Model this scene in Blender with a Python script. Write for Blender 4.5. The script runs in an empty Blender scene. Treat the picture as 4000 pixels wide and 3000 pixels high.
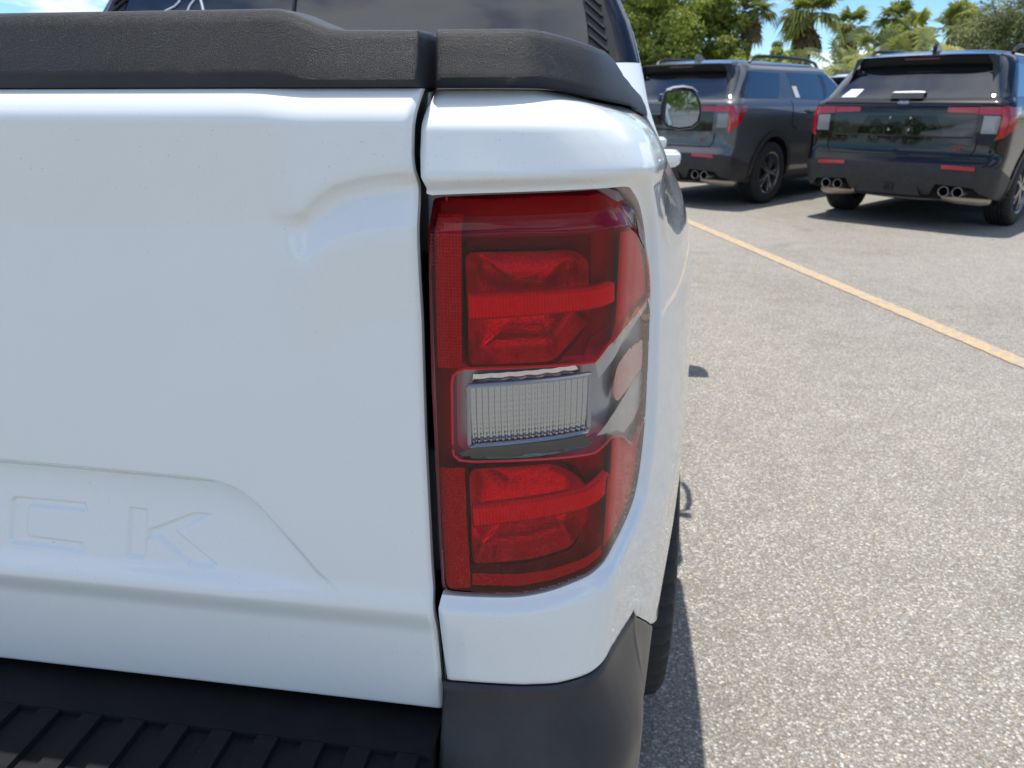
import bpy, bmesh, math, random
import numpy as np
from mathutils import Vector, Matrix
from mathutils.geometry import delaunay_2d_cdt

# ---------------------------------------------------------------- scene, camera, sky, sun
R = math.radians
scn = bpy.context.scene
col = scn.collection
HZ, YAW, FPX, CAMH = 400.0, 8.5, 2890.0, 1.25          # horizon row, yaw, focal length (4000 px wide frame)
PITCH = math.degrees(math.atan((1500-HZ)/FPX))
cd = bpy.data.cameras.new("camera"); cam = bpy.data.objects.new("camera", cd); col.objects.link(cam)
cam.location = (0, 0, CAMH); cam.rotation_euler = (R(90-PITCH), 0, R(YAW))
cd.sensor_width = 36; cd.lens = FPX/4000*36
cd.clip_start = 0.02; cd.clip_end = 2000
cd.dof.use_dof = True; cd.dof.focus_distance = 0.60; cd.dof.aperture_fstop = 15
scn.camera = cam

SUN = Vector((-0.105, 0.138, 1.0)).normalized()          # towards the sun
SUN_EL = math.asin(SUN.z); SUN_AZ = math.atan2(SUN.x, SUN.y)
w = bpy.data.worlds.new("World"); scn.world = w; w.use_nodes = True
nt = w.node_tree; nt.nodes.clear()
def wn(t, **k):
    n = nt.nodes.new(t)
    for a, b in k.items(): setattr(n, a, b)
    return n
def wmath(op, a, b=None):
    n = wn("ShaderNodeMath", operation=op)
    for i, v in enumerate((a, b)):
        if v is None: continue
        if isinstance(v, (int, float)): n.inputs[i].default_value = v
        else: nt.links.new(v, n.inputs[i])
    return n.outputs[0]
out = wn("ShaderNodeOutputWorld"); bg = wn("ShaderNodeBackground"); sky = wn("ShaderNodeTexSky")
sky.sky_type = 'NISHITA'; sky.sun_disc = False; sky.sun_elevation = SUN_EL; sky.sun_rotation = SUN_AZ
sky.air_density = 0.85; sky.dust_density = 0.15; sky.ozone_density = 1.5; sky.altitude = 0
SKY_STRENGTH = 0.145
bg.inputs[1].default_value = SKY_STRENGTH
tc = wn("ShaderNodeTexCoord"); sep = wn("ShaderNodeSeparateXYZ"); nt.links.new(tc.outputs['Generated'], sep.inputs[0])
zc_ = wmath('MAXIMUM', sep.outputs[2], 0.0)
den = wmath('ADD', zc_, 0.16)
comb = wn("ShaderNodeCombineXYZ")
nt.links.new(wmath('DIVIDE', sep.outputs[0], den), comb.inputs[0]); nt.links.new(wmath('DIVIDE', sep.outputs[1], den), comb.inputs[1])
comb.inputs[2].default_value = 3.7
no = wn("ShaderNodeTexNoise"); no.inputs['Scale'].default_value = 0.9; no.inputs['Detail'].default_value = 7; no.inputs['Roughness'].default_value = 0.56
no.inputs['Distortion'].default_value = 0.35
nt.links.new(comb.outputs[0], no.inputs['Vector'])
mr = wn("ShaderNodeMapRange"); mr.interpolation_type = 'SMOOTHSTEP'
mr.inputs[1].default_value = 0.50; mr.inputs[2].default_value = 0.62
nt.links.new(no.outputs['Fac'], mr.inputs[0])
cl = wn("ShaderNodeMix", data_type='RGBA')                # clouds: white body, greyer thick cores
cr = wn("ShaderNodeMapRange"); cr.inputs[1].default_value = 0.62; cr.inputs[2].default_value = 0.80
nt.links.new(no.outputs['Fac'], cr.inputs[0]); nt.links.new(cr.outputs[0], cl.inputs[0])
cl.inputs[6].default_value = (8.2, 8.4, 8.7, 1); cl.inputs[7].default_value = (4.8, 5.0, 5.3, 1)
hs = wn("ShaderNodeHueSaturation"); hs.inputs['Saturation'].default_value = 1.15; nt.links.new(sky.outputs[0], hs.inputs['Color'])
tn = wn("ShaderNodeMix", data_type='RGBA', blend_type='MULTIPLY'); tn.inputs[0].default_value = 1; tn.inputs[7].default_value = (.75, .945, 1.11, 1); nt.links.new(hs.outputs[0], tn.inputs[6])
mx = wn("ShaderNodeMix", data_type='RGBA')
nt.links.new(wmath('MULTIPLY', mr.outputs[0], 0.86), mx.inputs[0]); nt.links.new(tn.outputs[2], mx.inputs[6]); nt.links.new(cl.outputs[2], mx.inputs[7])
nt.links.new(mx.outputs[2], bg.inputs[0]); nt.links.new(bg.outputs[0], out.inputs[0])

sd = bpy.data.lights.new("sun", 'SUN'); sd.energy = 4.8; sd.angle = R(0.53); sd.color = (1.0, 0.955, 0.89)
so = bpy.data.objects.new("sun", sd); col.objects.link(so); so.rotation_euler = SUN.to_track_quat('Z', 'Y').to_euler()
so.location = (0, 0, 20)

vs = scn.view_settings; vs.view_transform = 'Standard'; vs.look = 'None'; vs.exposure = 0.18; vs.gamma = 1.0
vs.use_curve_mapping = False
try:
    scn.cycles.transparent_max_bounces = 16; scn.cycles.max_bounces = 10; scn.cycles.caustics_reflective = False; scn.cycles.caustics_refractive = False
    scn.cycles.sample_clamp_indirect = 6
except Exception: pass

# ---------------------------------------------------------------- pixel -> direction (4000x3000 photograph)
_p, _y = R(PITCH), R(YAW)
FW = np.array([-math.sin(_y)*math.cos(_p), math.cos(_y)*math.cos(_p), -math.sin(_p)])
RT = np.array([math.cos(_y), math.sin(_y), 0.0]); UP = np.cross(RT, FW); EYE = np.array([0, 0, CAMH])
def ray(x, y): return (x-2000)/FPX*RT-(y-1500)/FPX*UP+FW
def on_y(x, y, Y): d = ray(x, y); return EYE+d*Y/d[1]
def on_z(x, y, Z): d = ray(x, y); return EYE+d*(Z-CAMH)/d[2]
def at_dist(x, y, D): d = ray(x, y); return EYE+d*D/math.hypot(d[0], d[1])

# ---------------------------------------------------------------- materials
MATS = {}
def mat(name, color=(.5, .5, .5), rough=.5, metal=0.0, coat=0.0, spec=.5, coat_rough=.03):
    m = bpy.data.materials.new(name); m.use_nodes = True; b = m.node_tree.nodes['Principled BSDF']
    b.inputs['Base Color'].default_value = (*color, 1); b.inputs['Roughness'].default_value = rough; b.inputs['Metallic'].default_value = metal
    b.inputs['Coat Weight'].default_value = coat; b.inputs['Coat Roughness'].default_value = coat_rough; b.inputs['Specular IOR Level'].default_value = spec
    MATS[name] = m; return m
def nd(m, t, **k):
    n = m.node_tree.nodes.new(t)
    for a, b in k.items(): setattr(n, a, b)
    return n
def lk(m, a, b): m.node_tree.links.new(a, b)
def bsdf(m): return m.node_tree.nodes['Principled BSDF']
def coords(m, kind='Object', scale=None):
    t = nd(m, "ShaderNodeTexCoord")
    if scale is None: return t.outputs[kind]
    mp = nd(m, "ShaderNodeMapping"); mp.inputs['Scale'].default_value = scale; lk(m, t.outputs[kind], mp.inputs[0]); return mp.outputs[0]
def ramp(m, fac, stops):
    r = nd(m, "ShaderNodeValToRGB"); e = r.color_ramp.elements
    while len(e) < len(stops): e.new(.5)
    for i, (p, c) in enumerate(stops): e[i].position = p; e[i].color = (*c, 1)
    lk(m, fac, r.inputs[0]); return r.outputs[0]
def bump(m, height, strength, dist, target='Normal'):
    b = nd(m, "ShaderNodeBump"); b.inputs['Strength'].default_value = strength; b.inputs['Distance'].default_value = dist
    lk(m, height, b.inputs['Height']); lk(m, b.outputs[0], bsdf(m).inputs[target]); return b
def noise(m, vec, scale, detail=3, rough=.5):
    n = nd(m, "ShaderNodeTexNoise"); n.inputs['Scale'].default_value = scale; n.inputs['Detail'].default_value = detail; n.inputs['Roughness'].default_value = rough
    lk(m, vec, n.inputs['Vector']); return n
def mixc(m, fac, a, b, blend='MIX'):
    n = nd(m, "ShaderNodeMix", data_type='RGBA', blend_type=blend)
    for i, v in ((0, fac), (6, a), (7, b)):
        if isinstance(v, (int, float)): n.inputs[i].default_value = v
        elif isinstance(v, tuple): n.inputs[i].default_value = (*v, 1)
        else: lk(m, v, n.inputs[i])
    return n.outputs[2]
def mmath(m, op, a, b=None):
    n = nd(m, "ShaderNodeMath", operation=op)
    for i, v in enumerate((a, b)):
        if v is None: continue
        if isinstance(v, (int, float)): n.inputs[i].default_value = v
        else: lk(m, v, n.inputs[i])
    return n.outputs[0]

# white truck paint with faint dust specks
def paint_white():
    m = mat('white_paint', (.775, .81, .805), .38, coat=1.0, coat_rough=.015)
    v = coords(m); n = noise(m, v, 9, 4); s = noise(m, v, 900, 2)
    c = ramp(m, n.outputs['Fac'], [(.35, (.765, .805, .80)), (.7, (.785, .82, .815))])
    sp = ramp(m, s.outputs['Fac'], [(.25, (.35, .33, .3)), (.27, (1, 1, 1))])
    lk(m, mixc(m, 1.0, c, sp, 'MULTIPLY'), bsdf(m).inputs['Base Color'])
    n2 = noise(m, v, 55, 2); bump(m, n2.outputs['Fac'], .05, .0015, 'Coat Normal')
    return m
paint_white()
def car_paint(name, c, flake):
    m = mat(name, c, .32, metal=flake, coat=1.0, coat_rough=.01, spec=.05)
    return m
car_paint('grey_paint', (.10, .105, .11), .35); car_paint('black_paint', (.002, .0022, .003), .0); car_paint('suv_white_paint', (.75, .76, .77), .0)

def grain(name, c, rough, scale, st, dist, dust=None, sparkle=False):
    m = mat(name, c, rough, spec=.45); v = coords(m)
    n = noise(m, v, scale, 2, .6); n3 = nd(m, "ShaderNodeTexVoronoi"); n3.inputs['Scale'].default_value = scale*.8; lk(m, v, n3.inputs['Vector'])
    h = mmath(m, 'ADD', n.outputs['Fac'], mmath(m, 'MULTIPLY', n3.outputs['Distance'], .6))
    bump(m, h, st, dist)
    n2 = noise(m, v, 14, 5, .65); d = dust or tuple(x*1.7 for x in c)
    lk(m, ramp(m, n2.outputs['Fac'], [(.40, c), (.78, d)]), bsdf(m).inputs['Base Color'])
    return m
grain('cap_plastic', (.016, .0165, .018), .40, 2600, 1.0, .0005)
grain('bumper_plastic', (.022, .024, .028), .36, 1500, .25, .0003)
grain('step_plastic', (.0065, .007, .0085), .55, 1800, .4, .0003, dust=(.014, .0135, .013)); bsdf(MATS['step_plastic']).inputs['Specular IOR Level'].default_value = .2; bsdf(MATS['step_plastic']).inputs['Roughness'].default_value = .68
grain('suv_plastic', (.022, .022, .024), .55, 300, .2, .001)
grain('rubber', (.014, .014, .014), .75, 220, .4, .0008, dust=(.03, .028, .026))
mat('black_gloss', (.006, .006, .007), .06, coat=.5)
mat('black_trim', (.012, .012, .013), .35)
mat('dark_void', (.004, .004, .004), .8)
mat('jamb_metal', (.30, .31, .32), .4, metal=.3)
mat('chrome', (.75, .75, .76), .08, metal=1)
mat('steel', (.42, .40, .37), .38, metal=1)
mat('muffler', (.52, .45, .36), .45, metal=.6)
mat('rim_dark', (.20, .205, .215), .28, metal=.7, coat=.6)
mat('rim_silver', (.45, .46, .48), .3, metal=.9)
mat('glass_dark', (.010, .011, .013), .015, spec=.75, coat=1.0, coat_rough=.0)
mat('mirror_glass', (.30, .37, .44), .02, metal=1)
mat('paper_white', (.82, .82, .80), .7)
mat('marker_white', (.62, .66, .76), .5)
mat('red_reflector', (.42, .012, .018), .12, coat=.6)
mat('suv_lamp_red', (.42, .006, .010), .10, coat=.8)
mat('suv_lamp_pink', (.32, .09, .11), .05, coat=1)
mat('suv_lamp_clear', (.22, .22, .24), .12, coat=1)
mat('badge_red', (.45, .03, .05), .3)
mat('badge_blue', (.012, .022, .06), .2, coat=1)
mat('interior_grey', (.07, .07, .075), .7)
mat('amber', (.55, .28, .03), .4)

def thin_lens(name, tint, ior=1.45, rough=.015):
    m = bpy.data.materials.new(name); m.use_nodes = True; t = m.node_tree; t.nodes.clear(); MATS[name] = m
    o = nd(m, "ShaderNodeOutputMaterial"); tr = nd(m, "ShaderNodeBsdfTransparent"); gl = nd(m, "ShaderNodeBsdfGlossy"); mxs = nd(m, "ShaderNodeMixShader")
    tr.inputs[0].default_value = (*tint, 1); gl.inputs['Roughness'].default_value = rough
    f = nd(m, "ShaderNodeFresnel"); f.inputs[0].default_value = ior; g = nd(m, "ShaderNodeNewGeometry")
    fac = mmath(m, 'MULTIPLY', f.outputs[0], mmath(m, 'SUBTRACT', 1.0, g.outputs['Backfacing']))
    fac = mmath(m, 'MINIMUM', mmath(m, 'MULTIPLY', fac, 1.1), 1.0); lk(m, fac, mxs.inputs[0]); lk(m, tr.outputs[0], mxs.inputs[1]); lk(m, gl.outputs[0], mxs.inputs[2]); lk(m, mxs.outputs[0], o.inputs[0])
    return m
thin_lens('lens_red', (.90, .004, .105)); thin_lens('lens_clear', (.93, .94, .95)); thin_lens('glass_clear', (.55, .62, .60))
mat('lens_edge', (.16, .004, .010), .12, coat=.8)
mat('lamp_housing', (.22, .17, .18), .3)
mat('lamp_frame', (.07, .05, .05), .2)
mat('lamp_red_back', (.30, .16, .16), .35)
mat('lamp_bezel', (.40, .41, .42), .28, metal=.4)
mat('lamp_black', (.01, .011, .013), .08, coat=1)
mat('light_pipe', (.30, .18, .18), .3, coat=.5)
mat('band_silver', (.66, .62, .62), .15, metal=.8)
mat('side_red', (.46, .20, .20), .3, coat=.4)  # pinkish tone standing in for the ground reflection on the side lens
mat('red_line', (.62, .01, .02), .3)
def facet_metal():
    m = mat('facet_reflector', (.70, .68, .68), .16, metal=.85); v = coords(m, scale=(1, 1, 1))
    b = nd(m, "ShaderNodeTexVoronoi"); b.distance = 'CHEBYCHEV'; b.inputs['Scale'].default_value = 620; b.inputs['Randomness'].default_value = .35; lk(m, v, b.inputs['Vector'])
    c = ramp(m, mmath(m, 'FRACT', mmath(m, 'MULTIPLY', b.outputs['Color'], 7.0)), [(0, (.60, .58, .58)), (.6, (.72, .70, .70)), (1, (.86, .84, .84))])
    lk(m, c, bsdf(m).inputs['Base Color']); bump(m, b.outputs['Distance'], .22, .0006); return m
facet_metal()
def hex_reflex():
    m = mat('reflex_red', (.46, .05, .06), .18, coat=.5)
    v = coords(m, scale=(1, .0, 1.0)); b = nd(m, "ShaderNodeTexVoronoi"); b.feature = 'F1'; b.inputs['Scale'].default_value = 420; b.inputs['Randomness'].default_value = .18; lk(m, v, b.inputs['Vector'])
    c = ramp(m, b.outputs['Distance'], [(.15, (.44, .12, .14)), (.5, (.30, .06, .07)), (.75, (.16, .03, .035))])
    lk(m, c, bsdf(m).inputs['Base Color']); bump(m, b.outputs['Distance'], .8, .0015); return m
hex_reflex()
mat('lens_frame_clear', (.30, .31, .33), .12, metal=.6, coat=1)
mat('prism_clear', (.46, .49, .52), .07, metal=1.0)

def asphalt():
    m = mat('asphalt', (.27, .26, .245), .9, spec=.25); v = coords(m)
    big = noise(m, v, .35, 5, .6); mid = noise(m, v, 6, 4, .6)
    vo = nd(m, "ShaderNodeTexVoronoi"); vo.inputs['Scale'].default_value = 165; lk(m, v, vo.inputs['Vector'])
    wr = noise(m, v, 90, 2); vw = nd(m, "ShaderNodeVectorMath", operation='ADD'); vsn = nd(m, "ShaderNodeVectorMath", operation='SCALE')
    lk(m, wr.outputs['Color'], vsn.inputs[0]); vsn.inputs['Scale'].default_value = .006; lk(m, v, vw.inputs[0]); lk(m, vsn.outputs[0], vw.inputs[1]); lk(m, vw.outputs[0], vo.inputs['Vector'])
    sc = nd(m, "ShaderNodeSeparateColor"); lk(m, vo.outputs['Color'], sc.inputs[0])
    stone = ramp(m, sc.outputs[0], [(.0, (.25, .235, .21)), (.30, (.30, .286, .262)), (.60, (.345, .33, .302)), (.84, (.41, .395, .365)), (.97, (.58, .565, .53))])
    warm = ramp(m, sc.outputs[1], [(.0, (1, 1, 1)), (.90, (1, .99, .97)), (.95, (1.0, .86, .70))])
    stone = mixc(m, 1.0, stone, warm, 'MULTIPLY')
    joint = ramp(m, vo.outputs['Distance'], [(.36, (1, 1, 1)), (.66, (.66, .645, .62))])
    c = mixc(m, 1.0, stone, joint, 'MULTIPLY')
    tone = ramp(m, big.outputs['Fac'], [(.3, (.80, .78, .75)), (.5, (.97, .965, .95)), (.72, (1.07, 1.06, 1.04))])
    c = mixc(m, 1.0, c, tone, 'MULTIPLY')
    tone2 = ramp(m, mid.outputs['Fac'], [(.3, (.84, .84, .835)), (.7, (.98, .98, .97))]); c = mixc(m, 1.0, c, tone2, 'MULTIPLY')
    oil = noise(m, v, .9, 2); oc = ramp(m, oil.outputs['Fac'], [(.20, (.62, .60, .58)), (.30, (1, 1, 1))]); c = mixc(m, 1.0, c, oc, 'MULTIPLY')
    lk(m, c, bsdf(m).inputs['Base Color'])
    inv = mmath(m, 'SUBTRACT', 1.0, vo.outputs['Distance']); bump(m, inv, .45, .0025); return m
asphalt()
def line_paint():
    m = mat('yellow_line_paint', (.58, .42, .2), .85); v = coords(m)
    n = noise(m, v, 22, 6, .7); vo = nd(m, "ShaderNodeTexVoronoi"); vo.inputs['Scale'].default_value = 125; lk(m, v, vo.inputs['Vector'])
    c = ramp(m, vo.outputs['Distance'], [(.35, (.64, .42, .17)), (.7, (.40, .27, .12))])
    c2 = mixc(m, ramp(m, n.outputs['Fac'], [(.42, (.05, .05, .05)), (.56, (.92, .92, .92))]), c, (.31, .285, .25)); lk(m, c2, bsdf(m).inputs['Base Color'])
    bump(m, vo.outputs['Distance'], -.5, .003); return m
line_paint()
def leaf_mat(name, dark, light, trans=.42):
    m = mat(name, dark, .55, spec=.3); t = m.node_tree; b = bsdf(m); o = [n for n in t.nodes if n.type == 'OUTPUT_MATERIAL'][0]
    a = nd(m, "ShaderNodeAttribute"); a.attribute_name = 'tint'
    c = ramp(m, a.outputs['Fac'], [(0, dark), (1, light)]); lk(m, c, b.inputs['Base Color'])
    tr = nd(m, "ShaderNodeBsdfTranslucent"); lk(m, mixc(m, 1.0, c, (1.25, 1.3, .7), 'MULTIPLY'), tr.inputs[0]); mxs = nd(m, "ShaderNodeMixShader"); mxs.inputs[0].default_value = trans
    lk(m, b.outputs[0], mxs.inputs[1]); lk(m, tr.outputs[0], mxs.inputs[2]); lk(m, mxs.outputs[0], o.inputs[0]); return m
leaf_mat('leaf_dark', (.10, .14, .03), (.42, .46, .11)); leaf_mat('leaf_yellow', (.19, .25, .03), (.45, .49, .09)); leaf_mat('leaf_olive', (.10, .12, .055), (.34, .36, .20))
leaf_mat('palm_green', (.09, .12, .028), (.36, .38, .11), .45); leaf_mat('palm_dead', (.15, .10, .055), (.36, .27, .16), .25); leaf_mat('palmetto', (.13, .16, .06), (.42, .43, .22), .4)
def bark(name, a, b_):
    m = mat(name, a, .9); v = coords(m, scale=(6, 6, 1.5)); n = noise(m, v, 3, 6, .7); lk(m, ramp(m, n.outputs['Fac'], [(.3, a), (.7, b_)]), bsdf(m).inputs['Base Color']); bump(m, n.outputs['Fac'], .8, .03); return m
bark('bark', (.10, .085, .07), (.24, .21, .18)); bark('palm_bark', (.13, .09, .06), (.30, .22, .15))

# ---------------------------------------------------------------- mesh helpers
def tag(o, label=None, cat=None, group=None, kind=None):
    if label: o['label'] = label
    if cat: o['category'] = cat
    if group: o['group'] = group
    if kind: o['kind'] = kind
    return o
def empty(name, loc=(0, 0, 0), rz=0.0, parent=None):
    o = bpy.data.objects.new(name, None); col.objects.link(o); o.location = loc; o.rotation_euler = (0, 0, rz); o.empty_display_size = .2
    if parent: o.parent = parent
    return o
def mk(name, V, F, m, parent=None, smooth=True, sharp=None):
    me = bpy.data.meshes.new(name); me.from_pydata([tuple(map(float, v)) for v in V], [], [tuple(map(int, f)) for f in F])
    o = bpy.data.objects.new(name, me); col.objects.link(o); me.materials.append(MATS[m] if isinstance(m, str) else m)
    if smooth:
        me.polygons.foreach_set('use_smooth', [True]*len(me.polygons))
        if sharp: me.set_sharp_from_angle(angle=R(sharp))
    me.update()
    if parent: o.parent = parent
    return o
class MB:
    """collects shapes that become one mesh"""
    def __init__(s): s.V = []; s.F = []
    def add(s, V, F):
        k = len(s.V); s.V += [tuple(map(float, v)) for v in V]; s.F += [tuple(int(i)+k for i in f) for f in F]; return s
    def box(s, a, b, bev=0.0):
        (x0, y0, z0), (x1, y1, z1) = a, b
        bm = bmesh.new(); bmesh.ops.create_cube(bm, size=1)
        for v in bm.verts: v.co = Vector(((x0+x1)/2+v.co.x*(x1-x0), (y0+y1)/2+v.co.y*(y1-y0), (z0+z1)/2+v.co.z*(z1-z0)))
        if bev: bmesh.ops.bevel(bm, geom=bm.edges[:], offset=bev, segments=2, profile=.5, affect='EDGES')
        bm.verts.index_update(); s.add([v.co for v in bm.verts], [[v.index for v in f.verts] for f in bm.faces]); bm.free(); return s
    def tube(s, pts, r, n=10, caps=True):
        pts = [Vector(p) for p in pts]; rr = r if isinstance(r, (list, tuple)) else [r]*len(pts); V = []; F = []; ref = Vector((0, 0, 1))
        for i, p in enumerate(pts):
            d = (pts[min(i+1, len(pts)-1)]-pts[max(i-1, 0)]).normalized(); a = d.cross(ref)
            if a.length < 1e-4: a = d.cross(Vector((1, 0, 0)))
            a.normalize(); b = d.cross(a)
            for k in range(n):
                t = 2*math.pi*k/n; V.append(p+(a*math.cos(t)+b*math.sin(t))*rr[i])
        for i in range(len(pts)-1):
            for k in range(n): F.append((i*n+k, i*n+(k+1) % n, (i+1)*n+(k+1) % n, (i+1)*n+k))
        if caps: F.append(tuple(range(n))); F.append(tuple((len(pts)-1)*n+k for k in reversed(range(n))))
        return s.add(V, F)
    def lathe(s, prof, axis='x', c=(0, 0, 0), n=48, mod=None):
        V = []; F = []; m_ = len(prof)
        for k in range(n):
            t = 2*math.pi*k/n
            for j, (a, r) in enumerate(prof):
                if mod: r = r+mod(j, k)
                V.append((c[0]+a, c[1]+r*math.cos(t), c[2]+r*math.sin(t)) if axis == 'x' else ((c[0]+r*math.cos(t), c[1]+a, c[2]+r*math.sin(t)) if axis == 'y' else (c[0]+r*math.cos(t), c[1]+r*math.sin(t), c[2]+a)))
        for k in range(n):
            for j in range(m_-1):
                F.append((k*m_+j, ((k+1) % n)*m_+j, ((k+1) % n)*m_+j+1, k*m_+j+1))
        return s.add(V, F)
    def prism(s, poly, fn, d):
        """poly (a,b) -> fn(a,b,0) front, fn(a,b,d) back"""
        n = len(poly); V = [fn(a, b, 0) for a, b in poly]+[fn(a, b, d) for a, b in poly]
        return s.add(V, [tuple(range(n)), tuple(reversed(range(n, 2*n)))]+[(i, i+n, (i+1) % n+n, (i+1) % n) for i in range(n)])
    def build(s, name, m, parent=None, smooth=True, sharp=35):
        o = mk(name, s.V, s.F, m, parent, smooth, None)
        bm = bmesh.new(); bm.from_mesh(o.data); bmesh.ops.recalc_face_normals(bm, faces=bm.faces); bm.to_mesh(o.data); bm.free()
        if smooth: o.data.polygons.foreach_set('use_smooth', [True]*len(o.data.polygons)); o.data.set_sharp_from_angle(angle=R(sharp))
        return o
def sstep(a, b, x):
    t = np.clip((np.asarray(x, float)-a)/(b-a), 0, 1); return t*t*(3-2*t)
def pin(poly, P):
    poly = np.asarray(poly, float); x, y = P[:, 0], P[:, 1]; ins = np.zeros(len(P), bool); j = len(poly)-1
    for i in range(len(poly)):
        xi, yi = poly[i]; xj, yj = poly[j]
        if yi != yj: ins ^= ((yi > y) != (yj > y)) & (x < (xj-xi)*(y-yi)/(yj-yi)+xi)
        j = i
    return ins
def segdist(poly, P, closed=True):
    poly = np.asarray(poly, float); d = np.full(len(P), 1e9); n = len(poly)
    for i in range(n if closed else n-1):
        a = poly[i]; b = poly[(i+1) % n]; ab = b-a; L = ab@ab
        if L < 1e-18: continue
        t = np.clip(((P-a)@ab)/L, 0, 1); q = P-a-t[:, None]*ab; d = np.minimum(d, np.sqrt((q*q).sum(1)))
    return d
def densify(poly, step, closed=True):
    out_ = []; n = len(poly)
    for i in range(n if closed else n-1):
        a = np.array(poly[i], float); b = np.array(poly[(i+1) % n], float); k = max(1, int(np.ceil(np.linalg.norm(b-a)/step)))
        for t in range(k): out_.append(tuple(a+(b-a)*t/k))
    if not closed: out_.append(tuple(poly[-1]))
    return out_
def cdt(polys, us, vs_, mind):
    """constrained triangulation of a grid (us x vs_) plus closed polygons; returns 2D verts, tris"""
    U, V = np.meshgrid(us, vs_); G = np.stack([U.ravel(), V.ravel()], 1)
    keep = np.ones(len(G), bool)
    for p in polys: keep &= segdist(p, G) > mind
    G = G[keep]; verts = [Vector((float(a), float(b))) for a, b in G]; edges = []
    for p in polys:
        k = len(verts); n = len(p); verts += [Vector((float(a), float(b))) for a, b in p]; edges += [(k+i, k+(i+1) % n) for i in range(n)]
    r = delaunay_2d_cdt(verts, edges, [], 0, 1e-7)
    return np.array([(v.x, v.y) for v in r[0]]), np.array([list(f) for f in r[2]])
def submesh(V3, T, mask):
    T = T[mask]; ids = np.unique(T); mp = -np.ones(len(V3), int); mp[ids] = np.arange(len(ids)); return V3[ids], mp[T]
def pchip(xs, ys, x):
    xs = np.asarray(xs, float); ys = np.asarray(ys, float); x = np.clip(np.asarray(x, float), xs[0], xs[-1])
    h = np.diff(xs); d = np.diff(ys)/h; m = np.zeros(len(xs)); m[0] = d[0]; m[-1] = d[-1]
    for i in range(1, len(xs)-1):
        m[i] = 0 if d[i-1]*d[i] <= 0 else 2*d[i-1]*d[i]/(d[i-1]+d[i])
    i = np.clip(np.searchsorted(xs, x, side='right')-1, 0, len(xs)-2); t = (x-xs[i])/h[i]
    return (2*t**3-3*t**2+1)*ys[i]+(t**3-2*t**2+t)*h[i]*m[i]+(-2*t**3+3*t**2)*ys[i+1]+(t**3-t**2)*h[i]*m[i+1]

# ---------------------------------------------------------------- ground and parking line
gm = MB(); gm.add([(-900, -900, 0), (900, -900, 0), (900, 900, 0), (-900, 900, 0)], [(0, 1, 2, 3)])
ground = tag(gm.build('ground', 'asphalt', smooth=False), 'pale aggregate asphalt of the car park', kind='structure')
def strip(name, a, b, wd, z, m):
    a = Vector((*a, z)); b = Vector((*b, z)); n = Vector((-(b-a).y, (b-a).x, 0)).normalized()*wd/2
    k = 260; rr_ = random.Random(5); V = []
    for i in range(k+1):
        p = a.lerp(b, i/k); V += [p-n*(1+rr_.uniform(-.10, .07)), p+n*(1+rr_.uniform(-.10, .07))]
    return MB().add(V, [(2*i, 2*i+2, 2*i+3, 2*i+1) for i in range(k)]).build(name, m, smooth=False)
la, lb = on_z(2710, 875, 0), on_z(4000, 1422, 0); dl = (lb-la)
l0 = la-dl*.55; l1 = lb+dl*.6
tag(strip('parking_line', l0[:2], l1[:2], .122, .004, 'yellow_line_paint'), 'worn yellow parking line painted on the asphalt', kind='structure')
# ---------------------------------------------------------------- pickup truck (world: x right, y forward, z up)
TX, TY0 = -.78, 2.60
truck = empty('pickup_truck', (TX, TY0, 0)); tag(truck, 'white pickup truck with black rail caps and a red tail light', 'pickup truck')
def tk(name, V, F, m, parent=None, smooth=True, sharp=None):
    V = np.asarray(V, float)-np.array([TX, TY0, 0]); return mk(name, V, F, m, parent or truck, smooth, sharp)
def tb(mb, name, m, parent=None, smooth=True, sharp=35):
    mb.V = [(a-TX, b-TY0, c) for a, b, c in mb.V]; return mb.build(name, m, parent or truck, smooth, sharp)
def mirror(o, parent=None, scale=True):
    c = o.copy(); col.objects.link(c); c.parent = parent or o.parent
    if scale: c.scale.x = -1
    for k in list(o.children): mirror(k, c, False)
    return c

CT = [(-.150, .500), (-.137, .500), (-.10, .5008), (-.06, .5035), (-.032, .5085), (-.012, .5165), (0.0, .5305), (.009, .556), (.0185, .59), (.028, .622), (.040, .665), (.055, .73), (.075, .85), (.098, 1.05), (.112, 1.25), (.118, 1.45), (.115, 1.70), (.107, 1.93)]
def catmull(P, n=24):
    P = np.array(P, float); Q = np.vstack([2*P[0]-P[1], P, 2*P[-1]-P[-2]]); o = []
    for i in range(1, len(Q)-2):
        p0, p1, p2, p3 = Q[i-1:i+3]
        t1 = np.linalg.norm(p1-p0)**.5; t2 = t1+np.linalg.norm(p2-p1)**.5; t3 = t2+np.linalg.norm(p3-p2)**.5; t0 = 0
        t = np.linspace(t1, t2, n, endpoint=False)[:, None]
        A1 = (t1-t)/(t1-t0)*p0+(t-t0)/(t1-t0)*p1; A2 = (t2-t)/(t2-t1)*p1+(t-t1)/(t2-t1)*p2; A3 = (t3-t)/(t3-t2)*p2+(t-t2)/(t3-t2)*p3
        B1 = (t2-t)/(t2-t0)*A1+(t-t0)/(t2-t0)*A2; B2 = (t3-t)/(t3-t1)*A2+(t-t1)/(t3-t1)*A3
        o.append((t2-t)/(t2-t1)*B1+(t-t1)/(t2-t1)*B2)
    o.append(P[-1:]); return np.vstack(o)
BC = catmull(CT); BS = np.concatenate([[0], np.cumsum(np.linalg.norm(np.diff(BC, axis=0), axis=1))])
BT = np.gradient(BC, BS, axis=0); BN = np.stack([BT[:, 1], -BT[:, 0]], 1); BN /= np.linalg.norm(BN, axis=1)[:, None]
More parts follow.
